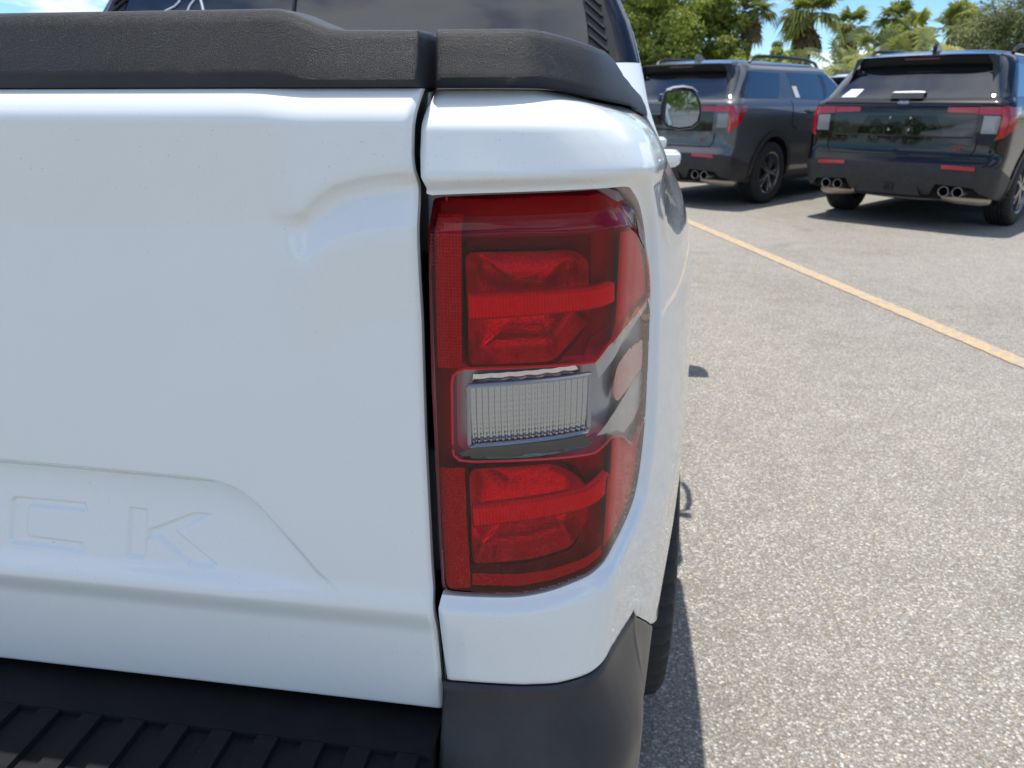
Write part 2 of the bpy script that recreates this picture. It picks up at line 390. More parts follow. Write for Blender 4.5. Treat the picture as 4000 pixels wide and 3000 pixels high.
def base(s): return np.interp(s, BS, BC[:, 0]), np.interp(s, BS, BC[:, 1]), np.interp(s, BS, BN[:, 0]), np.interp(s, BS, BN[:, 1])
_side = BC[:, 1] > .515
def s_of_y(Y): return np.interp(Y, BC[_side, 1], BS[_side])
_rear = np.arange(len(BC)) < np.argmax(BC[:, 0] > .1)
def s_of_x(X): return np.interp(X, BC[_rear, 0], BS[_rear])
def surf(s, z, off): X, Y, nx, ny = base(s); return np.stack([X+nx*off, Y+ny*off, np.broadcast_to(z, np.shape(X))], -1)

LENS = [(.0162, 1.1886), (.0402, 1.190), (.0751, 1.1915), (.1093, 1.1929), (.1357, 1.1937), (.155, 1.1937), (.170, 1.1915), (.196, 1.1795), (.222, 1.163), (.238, 1.146), (.2475, 1.125), (.2530, 1.099), (.2570, 1.064), (.2605, 1.0277), (.2630, .9884), (.2615, .9592), (.2550, .9305), (.2440, .911), (.2270, .900), (.2050, .8955), (.1800, .893), (.155, .8895), (.1303, .8835), (.1048, .8749), (.0796, .8691), (.0411, .8667), (.0215, .8663)]
LEFT = [(.0165, .8675), (.0152, .873), (.0141, .9855), (.0134, 1.0502), (.0150, 1.1498)]
lens_arc = [tuple(p) for p in catmull(LENS, 6)]                      # top-left, round the right end, bottom-left
LENSP = lens_arc+LEFT
# ---- bed side panel
PL_top = [(-.1321, 1.2565), (-.1352, 1.2362), (-.136, 1.2182), (-.1356, 1.2033), (-.1338, 1.1955)]
PL_bot = [(-.1367, .8537), (-.1352, .8195), (-.1345, .7753)]
def ztop(s):
    Y = base(s)[1]; return np.interp(Y, [.50, .515, .525, .56, .70, 1.2, 1.93], [1.2575, 1.257, 1.2562, 1.2495, 1.2435, 1.23, 1.2175])
SEAM = [(.0171, .7753), (.0844, .7767), (.1147, .7786), (.1381, .7829), (.181, .7834), (.2279, .7738), (.2549, .7691), (.2575, .7735), (.2640, .7705), (.2720, .757), (float(s_of_y(.74)), .668), (float(s_of_y(.85)), .585), (float(s_of_y(1.0)), .48), (float(s_of_y(1.042)), .44)]
arch = [(float(s_of_y(1.47+.43*math.cos(a))), .37+.43*math.sin(a)) for a in np.linspace(R(170), R(-6), 44)]
gap = .0022
def grow(P, d):
    P = np.array(P); c = np.gradient(P, axis=0); n = np.stack([-c[:, 1], c[:, 0]], 1); n /= np.linalg.norm(n, axis=1)[:, None]; return [tuple(q) for q in P+n*d]
lens_cut = grow(lens_arc, gap); lens_cut[0] = (.0162, lens_arc[0][1]+.0035); lens_cut[-1] = (.0155, .8640)
s_end = float(BS[-1]); tops = np.concatenate([np.linspace(.0179, .3, 60), np.linspace(.31, s_end, 60)])
panel = [(float(s), float(ztop(s))) for s in tops]
panel = densify(panel, .02, False)+densify([(s_end, .36), (arch[-1][0], .34)], .03, False)+arch[::-1]+densify(SEAM[::-1], .01, False)
left_low = [(float(s_of_x(x)), z) for x, z in PL_bot[::-1]]; left_up = [(float(s_of_x(x)), z) for x, z in PL_top[::-1]]
panel += densify(left_low[1:]+[lens_cut[-1]], .01, False)[:-1]+lens_cut[::-1]+densify(left_up, .006, False)[:-1]
K0z, K0 = [.3, 1.19, 1.205, 1.222, 1.237, 1.25, 1.26], [0, 0, .003, -.001, -.010, -.022, -.033]
K1z, K1 = [.35, .457, .487, .537, .60, .667, .73, .83, .92, 1.003, 1.054, 1.102, 1.135, 1.17, 1.198, 1.226, 1.26], [-.05, -.024, -.018, -.010, -.003, .004, .009, .010, .006, 0, -.006, -.019, -.036, -.054, -.069, -.087, -.105]
FZ, FO = [.3, .77, .80, .845, .862, .90, 1.15, 1.2035, 1.2065, 1.2340, 1.2368, 1.2480, 1.2575], [.0, .0005, .002, .0055, .006, .005, .005, .0070, .0068, .0018, .0004, -.0085, -.0190]
def _gs(A, sig):
    sg = np.linspace(0, BS[-1], 1600); k = np.exp(-.5*((sg[:, None]-sg[None, :])/sig)**2); k /= k.sum(1)[:, None]; o_ = np.stack([np.interp(sg, BS, A[:, i]) for i in range(2)], 1); q = k@o_
    e_ = np.clip(np.minimum(sg, BS[-1]-sg)/(2.2*sig), 0, 1)[:, None]; return sg, o_*(1-e_)+q*e_
SG, SB = _gs(BC, .024); ST_ = np.gradient(SB, SG, axis=0); SN = np.stack([ST_[:, 1], -ST_[:, 0]], 1); SN /= np.linalg.norm(SN, axis=1)[:, None]
def soft(s): return np.interp(s, SG, SB[:, 0]), np.interp(s, SG, SB[:, 1]), np.interp(s, SG, SN[:, 0]), np.interp(s, SG, SN[:, 1])
left_pl = np.array(left_low); left_pu = np.array(left_up)
def bed(s, z, roll=True):
    s = np.asarray(s, float); z = np.asarray(z, float); P = np.stack([s, z], 1)
    X, Y, nx, ny = base(s); Xs, Ys, nxs, nys = soft(s); b_ = sstep(1.242, 1.258, z); X = X*(1-b_)+Xs*b_; Y = Y*(1-b_)+Ys*b_; nx = nx*(1-b_)+nxs*b_; ny = ny*(1-b_)+nys*b_
    wv = pchip([.45, .56, .60, .66, .73, .85, 1.05, 1.3, 2], [0, 0, .05, .20, .43, .67, .90, 1, 1], Y); g = sstep(-.080, -.002, X)
    off = np.interp(z, FZ, FO); d = segdist(lens_cut, P, False); off = off-.0085*(1-sstep(0, .0125, d))
    if roll:
        dl_ = np.minimum(segdist(left_pl, P, False), segdist(left_pu, P, False)); off = off-.003*np.clip(1-dl_/.0045, 0, 1)**2
        off = off-.0025*np.clip(1-segdist(SEAM, P, False)/.004, 0, 1)**2
    off = off*(1-sstep(.66, 1.15, Y)); k = g*(1-wv)*pchip(K0z, K0, z)+wv*pchip(K1z, K1, z)
    return np.stack([X+nx*off+k, Y+ny*off, z], 1)
us = np.concatenate([np.arange(.012, .30, .0032), np.linspace(.303, s_end, 75)]); zs = np.concatenate([np.arange(.33, .76, .016), np.arange(.765, .85, .0032), np.arange(.85, .88, .0018), np.arange(.88, 1.19, .0032), np.arange(1.19, 1.262, .0016)])
V2, T = cdt([panel], us, zs, .0008)
cen = V2[T].mean(1); m_in = pin(panel, cen)
V3, Tm = submesh(V2, T, m_in); P3 = bed(V3[:, 0], V3[:, 1])
def flange(path2, fn, depth, dirv=None):
    """ribbon folding inward from a 2D path on a surface"""
    a = fn(np.array([p[0] for p in path2]), np.array([p[1] for p in path2])); X, Y, nx, ny = base(np.array([p[0] for p in path2]))
    d = np.stack([-nx, -ny, np.zeros_like(nx)], 1) if dirv is None else np.array(dirv)[None, :]
    b = a+d*depth; n = len(a); return np.vstack([a, b]), [(i, i+1, i+1+n, i+n) for i in range(n-1)]
mb = MB(); mb.add(P3, Tm)
o = tk('bed_side_panel', P3, Tm, 'white_paint', smooth=True)
fl = MB(); tops_p = [(float(s), float(ztop(s))) for s in tops]
for path, dep in ((lens_cut, .016), (left_low, .006), (left_up, .006), (SEAM, .012), (arch, .06), (tops_p, .025)):
    V_, F_ = flange(densify(path, .004, False), bed, dep); fl.add(V_, F_)
bed_right = o
fo = tk('panel_return', fl.V, fl.F, 'white_paint', parent=o)
mirror(o)
# ---- tail light
CLEAR = [(.0295, 1.0520), (.0305, 1.0602), (.0342, 1.0645), (.0399, 1.0669), (.0751, 1.0690), (.1123, 1.0713), (.1366, 1.0722), (.1486, 1.0832), (.1684, 1.0905), (.2131, 1.0945), (.275, 1.1020), (.275, .9860), (.2450, .9765), (.2288, .9680), (.2050, .9830), (.1825, .9970), (.1594, 1.0050), (.1405, .9975), (.1141, .9960), (.0793, .9935), (.0453, .9908), (.0343, .9913), (.0298, .9950), (.0288, 1.0004)]
CLEAR = densify(CLEAR, .005)
_tp = np.array(LENS[:15])
def lens_top(s): return np.interp(s, _tp[:12, 0], _tp[:12, 1])
def lens(s, z, extra=0.0):
    s = np.asarray(s, float); z = np.asarray(z, float); P = np.stack([s, z], 1)
    zc = lens_top(s)-.0235; off = -.0005-.80*np.clip(z-zc, 0, None)*sstep(.0, .002, z-zc)*(1-.75*sstep(.158, .20, s))
    off = off-.0035*np.clip(1-segdist(LENSP, P)/.006, 0, 1)**2-.0012*sstep(.024, .020, s)
    return surf(s, z, off+extra)
us = np.arange(.012, .27, .0026); zs = np.arange(.862, 1.198, .0026)
V2, T = cdt([densify(LENSP, .003), CLEAR], us, zs, .0010); cen = V2[T].mean(1)
ins = pin(LENSP, cen); clr = pin(CLEAR, cen); rim = segdist(LENSP, cen) < .0032
# housing (the part), then its pieces
def inner(px, off):
    """photo pixels -> (s,z) on the plane behind the lens"""
    r_ = []
    for x, y in px:
        p = on_y(x, y, .503-off); r_.append((float(s_of_x(p[0])), float(p[2])))
    return r_
def c2(x, y): return (1600+x*.4973, 700+y*.4973)
def c3(x, y): return (1600+x*.6027, 1400+y*.6027)
def rounded(poly, r, n=5):
    o_ = []; L = len(poly)
    for i in range(L):
        p = np.array(poly[i], float); a = np.array(poly[i-1], float)-p; b = np.array(poly[(i+1) % L], float)-p; ra = min(r, .45*np.linalg.norm(a)); rb = min(r, .45*np.linalg.norm(b))
        A = p+a/np.linalg.norm(a)*ra; B = p+b/np.linalg.norm(b)*rb
        for t in np.linspace(0, 1, n): o_.append(tuple((1-t)**2*A+2*t*(1-t)*p+t*t*B))
    return o_
bowlU = rounded(inner([c2(*p) for p in [(450, 565), (1300, 560), (1430, 640), (1445, 1130), (1140, 1430), (485, 1440)]], -.010), .006)
bowlL = rounded(inner([c3(*p) for p in [(395, 700), (930, 680), (1100, 770), (1185, 880), (1180, 1080), (1060, 1240), (800, 1290), (420, 1310)]], -.010), .007)
opened = pin(bowlU, cen) | pin(bowlL, cen)
def hoff(s): return -.021+.010*sstep(.150, .175, s)
hv, ht = submesh(V2, T, ins & ~clr & ~opened); HV = surf(hv[:, 0], hv[:, 1], hoff(hv[:, 0]))
tail = tk('tail_light', HV, ht, 'lamp_housing'); tag(tail, 'tall red tail light with a clear reversing lamp across its middle')
hv, ht = submesh(V2, T, ins & clr); tk('reverse_lamp_bezel', surf(hv[:, 0], hv[:, 1], hoff(hv[:, 0])+.0005), ht, 'lamp_bezel', tail)
wl = MB(); lp = densify(LENSP, .004)+[LENSP[0]]; a = lens([p[0] for p in lp], [p[1] for p in lp]); b = surf(np.array([p[0] for p in lp]), np.array([p[1] for p in lp]), hoff(np.array([p[0] for p in lp]))-.004)
wl.add(np.vstack([a, b]), [(i, i+1, i+1+len(a), i+len(a)) for i in range(len(a)-1)])
hv, ht = submesh(V2, T, ins & rim); k = len(wl.V); wl.add(lens(hv[:, 0], hv[:, 1]), ht); tk('lens_rim', wl.V, wl.F, 'lens_edge', tail)
hv, ht = submesh(V2, T, ins & ~clr & ~rim); tk('red_lens', lens(hv[:, 0], hv[:, 1]), ht, 'lens_red', tail)
hv, ht = submesh(V2, T, ins & clr & ~rim); tk('clear_lens', lens(hv[:, 0], hv[:, 1]), ht, 'lens_clear', tail)
def plate(name, poly, off, m, parent, step=.004, prof=None, onlens=False, hole=None):
    poly = densify(poly, step); A = np.array(poly); us = np.arange(A[:, 0].min(), A[:, 0].max(), step); zs = np.arange(A[:, 1].min(), A[:, 1].max(), step)
    V2, T = cdt([poly]+([densify(hole, step)] if hole is not None else []), us, zs, step*.35); mk_in = pin(poly, V2[T].mean(1))
    if hole is not None: mk_in &= ~pin(hole, V2[T].mean(1))
    V3, Tm = submesh(V2, T, mk_in)
    d = segdist(poly, V3); o_ = off+(prof(d, V3) if prof else 0)
    return tk(name, lens(V3[:, 0], V3[:, 1], o_) if onlens else surf(V3[:, 0], V3[:, 1], o_), Tm, m, parent)
plate('reflex_strip', inner([(1700, 838), (1806, 838), (1808, 1431), (1712, 1431)], -.004), -.003, 'reflex_red', tail, onlens=True)
plate('reflex_strip', inner([(1718, 1820), (1818, 1820), (1842, 2288), (1742, 2288)], -.004), -.003, 'reflex_red', tail, onlens=True)
for hb_, q in zip((bowlU, bowlL), ([c2(*p) for p in [(418, 470), (1560, 462), (1560, 900), (1500, 1180), (1200, 1475), (440, 1490)]], [c3(*p) for p in [(385, 690), (930, 672), (1160, 760), (1260, 880), (1260, 1120), (1100, 1290), (800, 1345), (395, 1360)]])):
    plate('lamp_frame', rounded(inner(q, -.015), .006), -.0195, 'lamp_frame', tail, hole=hb_)
for bl in (bowlU, bowlL): plate('reflector_bowl', bl, -.0075, 'facet_reflector', tail, .003, lambda d, v: -.012*sstep(0, .0015, d)-.024*np.sqrt(np.clip(1-(1-np.clip(d/.034, 0, 1))**2, 0, 1)))
def flutes(name, quad, n, off, m, parent, sub=6):
    (tl, tr, br, bl) = [np.array(q) for q in inner(quad, off)]; V = []; F = []; nu = n*sub; nv = 10
    S = np.zeros((nv+1, nu+1)); Z = S.copy(); O = S.copy()
    for j in range(nv+1):
        v = j/nv
        for i in range(nu+1):
            u = i/nu; p = (tl*(1-u)+tr*u)*(1-v)+(bl*(1-u)+br*u)*v; S[j, i], Z[j, i] = p
            e = min(v, 1-v)*2; O[j, i] = off-.006*(1-min(1, e*4))**2+.0011*abs(math.sin(math.pi*u*n))
    P = surf(S.ravel(), Z.ravel(), O.ravel()); P[:, 2] = Z.ravel()
    F = [(j*(nu+1)+i, (j+1)*(nu+1)+i, (j+1)*(nu+1)+i+1, j*(nu+1)+i+1) for j in range(nv) for i in range(nu)]
    return tk(name, P, F, m, parent)
flutes('fluted_band', [c2(460, 885), c2(1655, 858), c2(1655, 1050), c2(470, 1118)], 46, -.0055, 'band_silver', tail)
flutes('fluted_band', [c3(405, 945), c3(1325, 850), c3(1325, 995), c3(420, 1098)], 46, -.0055, 'band_silver', tail)
plate('light_pipe', [(.1595, 1.164), (.1650, 1.164), (.1650, 1.086), (.1595, 1.080)], -.003, 'light_pipe', tail, .002)
plate('light_pipe', [(.1600, .968), (.1655, .968), (.1640, .905), (.1585, .905)], -.003, 'light_pipe', tail, .002)
plate('light_pipe', [(.0415, .8870), (.080, .8885), (.106, .8935), (.132, .9010), (.157, .9080), (.157, .8985), (.132, .8915), (.106, .8830), (.080, .8772), (.0415, .8755)], -.004, 'light_pipe', tail, .003)
# side: long red marker behind the clear zone, bright chrome fins, added plates that brighten the red side
plate('side_marker', rounded([(.163, 1.0480), (.170, 1.0610), (.2000, 1.0655), (.2430, 1.0620), (.2480, 1.0350), (.2200, 1.0310), (.1760, 1.0290), (.1650, 1.0370)], .006), -.0035, 'red_reflector', tail, onlens=True)
plate('silver_fin', [(.1385, 1.0705), (.1500, 1.0805), (.1690, 1.0880), (.2131, 1.0922), (.2520, 1.0985), (.2530, 1.0900), (.2131, 1.0830), (.1760, 1.0770), (.1540, 1.0660), (.1420, 1.0580)], -.003, 'rim_silver', tail, .003, onlens=True)
plate('silver_fin', [(.1440, 1.0100), (.1640, 1.0200), (.2200, 1.0290), (.2560, 1.0330), (.2600, 1.0000), (.2300, .9900), (.2050, .9900), (.1840, 1.0010), (.1600, 1.0080)], -.0045, 'rim_silver', tail, .004, onlens=True)
plate('side_brightener', rounded([(.1680, 1.1640), (.2150, 1.1580), (.2400, 1.1300), (.2500, 1.1030), (.2131, 1.0965), (.1720, 1.0930), (.1680, 1.0930)], .004), -.004, 'side_red', tail, onlens=True)  # added plate, no real lamp part: lightens the upper red side
plate('side_brightener', rounded([(.1690, .9990), (.1830, .9960), (.2050, .9820), (.2280, .9670), (.2440, .9740), (.2580, .9820), (.2570, .9450), (.2440, .9220), (.2250, .9080), (.1690, .9030)], .004), -.004, 'side_red', tail, onlens=True)  # same added brightening plate for the lower red side
# reversing lamp: grid of little pillows, mirror facets above, black tray below
def pillow(quad, nu, nv, off, amp, name, m):
    (tl, tr, br, bl) = [np.array(q) for q in inner(quad, off)]; sub = 5; NU = nu*sub; NV = nv*sub
    u, v = np.meshgrid(np.arange(NU+1)/NU, np.arange(NV+1)/NV); u = u.ravel()[:, None]; v = v.ravel()[:, None]
    P = (tl*(1-u)+tr*u)*(1-v)+(bl*(1-u)+br*u)*v; O = off+amp*np.abs(np.sin(np.pi*u[:, 0]*nu))**.8+amp*.16*np.abs(np.sin(np.pi*v[:, 0]*nv))**.8-.006*np.clip(v[:, 0]-.35, 0, 1)**1.5*(nu > 10)
    F = [(j*(NU+1)+i, (j+1)*(NU+1)+i, (j+1)*(NU+1)+i+1, j*(NU+1)+i+1) for j in range(NV) for i in range(NU)]
    return tk(name, surf(P[:, 0], P[:, 1], O), F, m, tail)
pillow([c3(390, 180), c3(1190, 140), c3(1180, 510), c3(400, 560)], 20, 11, -.009, .0019, 'prism_lens', 'prism_clear')
pf = inner([c3(385, 175), c3(1195, 135), c3(1187, 518), c3(394, 570)], -.007); tb(MB().tube([Vector(q) for q in surf(np.array([p[0] for p in densify(pf, .004)+[pf[0]]]), np.array([p[1] for p in densify(pf, .004)+[pf[0]]]), -.0085)], .0021, 8), 'prism_frame', 'lens_frame_clear', tail)
pillow([c3(420, 95), c3(1110, 62), c3(1150, 138), c3(415, 172)], 6, 1, -.014, .0012, 'mirror_facets', 'chrome')
plate('lamp_tray', inner([c3(330, 600), c3(400, 568), c3(1150, 525), c3(1200, 600), c3(700, 645), c3(370, 650)], -.006), -.0045, 'lamp_black', tail, .004, lambda d, v: -.004*sstep(0, .010, d))
CL2 = CLEAR+[CLEAR[0]]; CL2 = [p for p in CL2 if pin(LENSP, np.array([p]))[0]]; k_ = max(range(len(CL2)), key=lambda i: np.hypot(CL2[i][0]-CL2[i-1][0], CL2[i][1]-CL2[i-1][1])); CL2 = CL2[k_:]+CL2[:k_]
tb(MB().tube([Vector(q) for q in lens([p[0] for p in CL2], [p[1] for p in CL2], -.0012)], .0011, 6), 'clear_lens_edge', 'red_line', tail)
mirror(tail)

# ---- tailgate
GE = [(1.2585, -.1352), (1.2343, -.1391), (1.2181, -.1403), (1.1983, -.1394), (1.1847, -.1394), (1.1314, -.1413), (1.0118, -.1431), (.8962, -.1428), (.734, -.1385)][::-1]
LC = [(-0.5207, 0.9237), (-0.4514, 0.9232), (-0.4513, 0.9151), (-0.5064, 0.9161), (-0.5081, 0.9139), (-0.5112, 0.8913), (-0.5086, 0.889), (-0.4557, 0.8873), (-0.4558, 0.8781), (-0.5274, 0.8811), (-0.5296, 0.8848), (-0.525, 0.9198)]
LK1 = [(-0.4102, 0.9229), (-0.3932, 0.9223), (-0.397, 0.8775), (-0.4151, 0.8779)]
LK2 = [(-0.3933, 0.9042), (-0.3496, 0.9227), (-0.3327, 0.9224), (-0.3667, 0.905), (-0.3308, 0.8791), (-0.3323, 0.8762), (-0.3536, 0.8752), (-0.3856, 0.8984), (-0.3939, 0.8948)]
LC, LK1, LK2 = [[(x*1.02, 1.25-(1.25-z)*1.02) for x, z in L] for L in (LC, LK1, LK2)]
RTx, RTz = [-.85, -.5197, -.4284, -.3477, -.3235, -.3057, -.2928, -.2741, -.2553, -.2388, -.2269, -.212], [.9650, .9634, .9620, .9602, .9583, .9529, .9434, .9219, .8985, .8768, .8649, .848]
RBx, RBz = [-.85, -.5238, -.4317, -.3574, -.3283, -.3072, -.2927, -.2751, -.2559, -.2419, -.229, -.214], [.9490, .9484, .9470, .9457, .9450, .9412, .9324, .9122, .8905, .8725, .8630, .847]
def gate(x, z):
    x = np.asarray(x, float); z = np.asarray(z, float); xm = TX+np.abs(x-TX)
    zc = pchip([-.80, -.45, -.2984, -.2239, -.2096, -.194, -.1662, -.1374, -.12], [1.162, 1.164, 1.1675, 1.1740, 1.1845, 1.194, 1.2004, 1.2033, 1.204], xm)
    t = np.clip((z-zc)/(1.238-zc), 0, 1.2); Y = .500-.0115*np.where(z > zc, .25*t**1.6+.75*t, 0)
    lip = np.clip((z-1.2365)/.0225, 0, 1); Y = Y+.0165*lip**1.8
    r_ = sstep(-.256, -.208, xm); YR = np.interp(z-zc, [-.10, -.042, -.032, -.009, -.005, .005, .009, .05], [.500, .4922, .4922, .4988, .4984, .4895, .4885, .4885])+.0165*lip**1.8
    Y = np.where(z > 1.06, Y*(1-r_)+YR*r_, Y)
    zt = pchip(RTx, RTz, xm); zb = pchip(RBx, RBz, xm); dep = .0210*(.30+.70*sstep(-.235, -.33, xm))*(xm < -.2121)
    q_ = (zt-z)/np.maximum(zt-zb, .004); Y = Y+dep*(.25*sstep(0, 1, q_)+.75*np.clip(q_, 0, 1))*np.clip((z-.848)/.095, 0, 1)
    Y = Y-.0045*sstep(.872, .850, z)
    low = np.clip((.850-z)/.030, 0, 1); Y = Y+.0085*(low*low*(3-2*low))*.9+.0035*np.clip((.82-z)/.08, 0, 1)
    m_ = (x > -.56) & (x < -.32) & (z > .855) & (z < .935)
    if m_.any():
        P = np.stack([x[m_], z[m_]], 1); sd_ = np.full(len(P), -1.0)
        for L in (LC, LK1, LK2):
            d = segdist(L, P); sd_ = np.maximum(sd_, np.where(pin(L, P), d, -d))
        Y[m_] += .0032*sstep(-.0006, .0020, sd_)
    ed = TX+np.abs(x-TX); er = np.interp(z, [g_[0] for g_ in GE], [g_[1] for g_ in GE])
    Y = Y+.0035*np.clip(1-(er-ed)/.005, 0, 1)**2+.003*np.clip(1-(z-.734)/.004, 0, 1)**2
    return Y
zr = np.concatenate([np.arange(.734, .862, .0025), np.arange(.862, .97, .0013), np.arange(.97, 1.15, .004), np.arange(1.15, 1.2586, .0015)]); zr[-1] = 1.2585
xn = np.concatenate([np.linspace(0, .66, 70, endpoint=False), np.linspace(.66, 1.0, 330)])
XR = np.interp(zr, [g_[0] for g_ in GE], [g_[1] for g_ in GE]); XL = 2*TX-XR
GX = XL[:, None]+(XR-XL)[:, None]*xn[None, :]; GZ = np.repeat(zr[:, None], len(xn), 1); GYv = gate(GX.ravel(), GZ.ravel())
nx_, nz_ = len(xn), len(zr); GV = np.stack([GX.ravel(), GYv, GZ.ravel()], 1)
GF = [(j*nx_+i, j*nx_+i+1, (j+1)*nx_+i+1, (j+1)*nx_+i) for j in range(nz_-1) for i in range(nx_-1)]
tg_ = tk('tailgate', GV, GF, 'white_paint'); tag(tg_, 'white tailgate with recessed letters C and K')
fr = MB(); G3 = GV.reshape(nz_, nx_, 3)
for path in (G3[:, -1], G3[:, 0], G3[0, :], G3[-1, :]):
    q = path.copy(); q[:, 1] += .007; n = len(path); fr.add(np.vstack([path, q]), [(i, i+1, i+1+n, i+n) for i in range(n-1)])
sl = MB()
for path in (G3[:, -1], G3[:, 0]):
    q0 = path.copy(); q0[:, 1] += .0072; q = path.copy(); q[:, 1] += .055; n = len(path); sl.add(np.vstack([q0, q]), [(i, i+1, i+1+n, i+n) for i in range(n-1)])
    tk('edge_seal', sl.V, sl.F, 'black_trim', tg_); sl = MB()
fr.add([(XL[0], .56, .735), (XR[0], .56, .735), (XR[-1], .56, 1.258), (XL[-1], .56, 1.258)], [(0, 1, 2, 3)])
tk('tailgate_edge', fr.V, fr.F, 'white_paint', tg_)
# tailgate cap (raised spoiler between the two ends)
def cap_top(x):
    xm = TX+np.abs(x-TX); return np.interp(xm, [-.80, -.2305, -.2204, -.2071, -.1972, -.1854, -.137], [1.3085, 1.3074, 1.3048, 1.2994, 1.2958, 1.2942, 1.2936])
cx = np.concatenate([np.linspace(2*TX+.1355, -.26, 60, endpoint=False), np.linspace(-.26, -.1375, 60), [-.1362, -.1353]]); V = []; nsec = 0
for i, x in enumerate(cx):
    zt = float(cap_top(x)); h = zt-1.2595; e = 0.0 if i < len(cx)-2 else (.0015 if i == len(cx)-2 else .005)
    sec = [(.512, 1.2590), (.5005+e, 1.2593), (.4990+e, 1.2612), (.4992+e, 1.264), (.5022+e, 1.2595+h*.45), (.5050+e, 1.2595+h*.80), (.5062+e, zt-.0030-e*.5), (.5080+e, zt-.0008-e), (.5120, zt-e), (.545, zt+.001-e), (.566, zt-.001-e), (.571, zt-.006-e), (.571, 1.259)]
    nsec = len(sec); V += [(x, a_, b_) for a_, b_ in sec]
F = [(i*nsec+j, (i+1)*nsec+j, (i+1)*nsec+j+1, i*nsec+j+1) for i in range(len(cx)-1) for j in range(nsec-1)]+[tuple(range(nsec)), tuple((len(cx)-1)*nsec+j for j in reversed(range(nsec)))]
m_ = MB(); m_.add(V, F); tb(m_, 'tailgate_cap', 'cap_plastic', tg_, sharp=50)
# ---- bed rail cap round the corner and along the bed
sd0 = np.linspace(.0170, s_end, 1500); pd = bed(sd0, ztop(sd0), False); kk = np.exp(-.5*((sd0[:, None]-sd0[None, :])/.020)**2); kk /= kk.sum(1)[:, None]; ee = np.clip(np.minimum(sd0-.017, s_end-sd0)/.05, 0, 1)[:, None]; ps = pd*(1-ee)+(kk@pd)*ee
td = np.gradient(ps[:, :2], sd0, axis=0); td /= np.linalg.norm(td, axis=1)[:, None]
ss = np.concatenate([[.0170, .0178, .0195], np.linspace(.022, .32, 90), np.linspace(.34, s_end, 50)]); V = []
A0 = [(-.010, -.001), (.0, .0), (-.0006, .002), (.0018, .010), (.0043, .022), (.0063, .0305), (.0080, .0345), (.0115, .0364), (.045, .0368), (.066, .0355), (.070, .030), (.070, .0)]
A1 = [(-.004, -.001), (.0, .0), (-.0010, .003), (.0030, .016), (.012, .032), (.024, .043), (.036, .049), (.050, .052), (.090, .052), (.115, .050), (.119, .044), (.119, .0)]
for i, s in enumerate(ss):
    p = [float(np.interp(s, sd0, ps[:, k])) for k in range(3)]; zt = p[2]; nx = float(np.interp(s, sd0, td[:, 1])); ny = -float(np.interp(s, sd0, td[:, 0])); wv = float(sstep(.50, .85, p[1])); e = (.004, .0015, 0)[i] if i < 3 else 0
    for (a0, h0), (a1, h1) in zip(A0, A1):
        a_ = a0*(1-wv)+a1*wv+e; h_ = h0*(1-wv)+h1*wv; h_ = min(h_, max(h0, h1)-e) if e else h_
        V.append((p[0]-nx*a_, p[1]-ny*a_, zt+.0015+h_))
ns = len(A0); F = [(i*ns+j, (i+1)*ns+j, (i+1)*ns+j+1, i*ns+j+1) for i in range(len(ss)-1) for j in range(ns-1)]+[tuple(range(ns)), tuple((len(ss)-1)*ns+j for j in reversed(range(ns)))]
m_ = MB(); m_.add(V, F); rc = tb(m_, 'bed_rail_cap', 'cap_plastic', sharp=50); mirror(rc)
# inner bed: walls, floor, jambs
m_ = MB(); m_.box((-1.42, .58, .74), (-.14, 1.94, .76)); m_.box((-.13, .60, .74), (-.10, 1.94, 1.262)); m_.box((-1.46, .60, .74), (-1.43, 1.94, 1.262)); m_.box((-1.44, 1.90, .74), (-.12, 1.94, 1.262))
tb(m_, 'bed_liner', 'black_trim', smooth=False)
m_ = MB(); m_.box((-.165, .5505, .70), (-.105, .575, 1.262)); jo = tb(m_, 'tailgate_jamb', 'dark_void', smooth=False)
for b0, b1 in (((-.1445, .528, 1.146), (-.1335, .5495, 1.2005)), ((-.1450, .530, .868), (-.1320, .5495, .985)), ((-.1405, .524, 1.2145), (-.1335, .5495, 1.2568))): tb(MB().box(b0, b1, .002), 'latch_plate', 'jamb_metal', jo)
m_ = MB(); m_.box((-.1430, .534, .786), (-.1340, .5495, .802), .002); tb(m_, 'amber_clip', 'amber', jo); mirror(jo)
# ---- bumper
zt_s = np.array(SEAM); sb = np.concatenate([[.0128, .0134], np.linspace(.0145, .30, 90), np.linspace(.305, float(s_of_y(1.035)), 45)]); rows = np.concatenate([[0, .004, .010], np.linspace(.02, 1, 44)]); V = []
SS_ = [p[0] for p in SEAM]; ZZ_ = [p[1] for p in SEAM]
for s in sb:
    zt = float(np.interp(s, SS_, ZZ_))-.0022; X, Y, nx, ny = [float(v) for v in base(s)]; wv = float(sstep(.56, .70, Y)); wl_ = float(sstep(.62, 1.0, Y))
    bp = bed(np.array([s]), np.array([zt+.002]), False)[0]-np.array([X, Y, zt+.002]); el = .004 if s < .013 else (.0012 if s < .014 else 0)
    for r_ in rows:
        z = zt+(.40-zt)*r_; dz = zt-z
        o_ = (1-wv)*(.030*float(sstep(0, .10, dz))-.03*float(sstep(.12, .40, dz)))-.0030*max(0, 1-dz/.005)**2+.0008-el
        kx = wl_*float(np.interp(z, [.30, .47, .75], [-.045, -.020, .0]))-.10*max(0, .55-z)*wv*.3
        V.append((X+nx*o_+kx+bp[0]*math.exp(-dz/.06), Y+ny*o_+bp[1]*math.exp(-dz/.06), z))
nr = len(rows); F = [(i*nr+j, i*nr+j+1, (i+1)*nr+j+1, (i+1)*nr+j) for i in range(len(sb)-1) for j in range(nr-1)]; V = np.array(V)
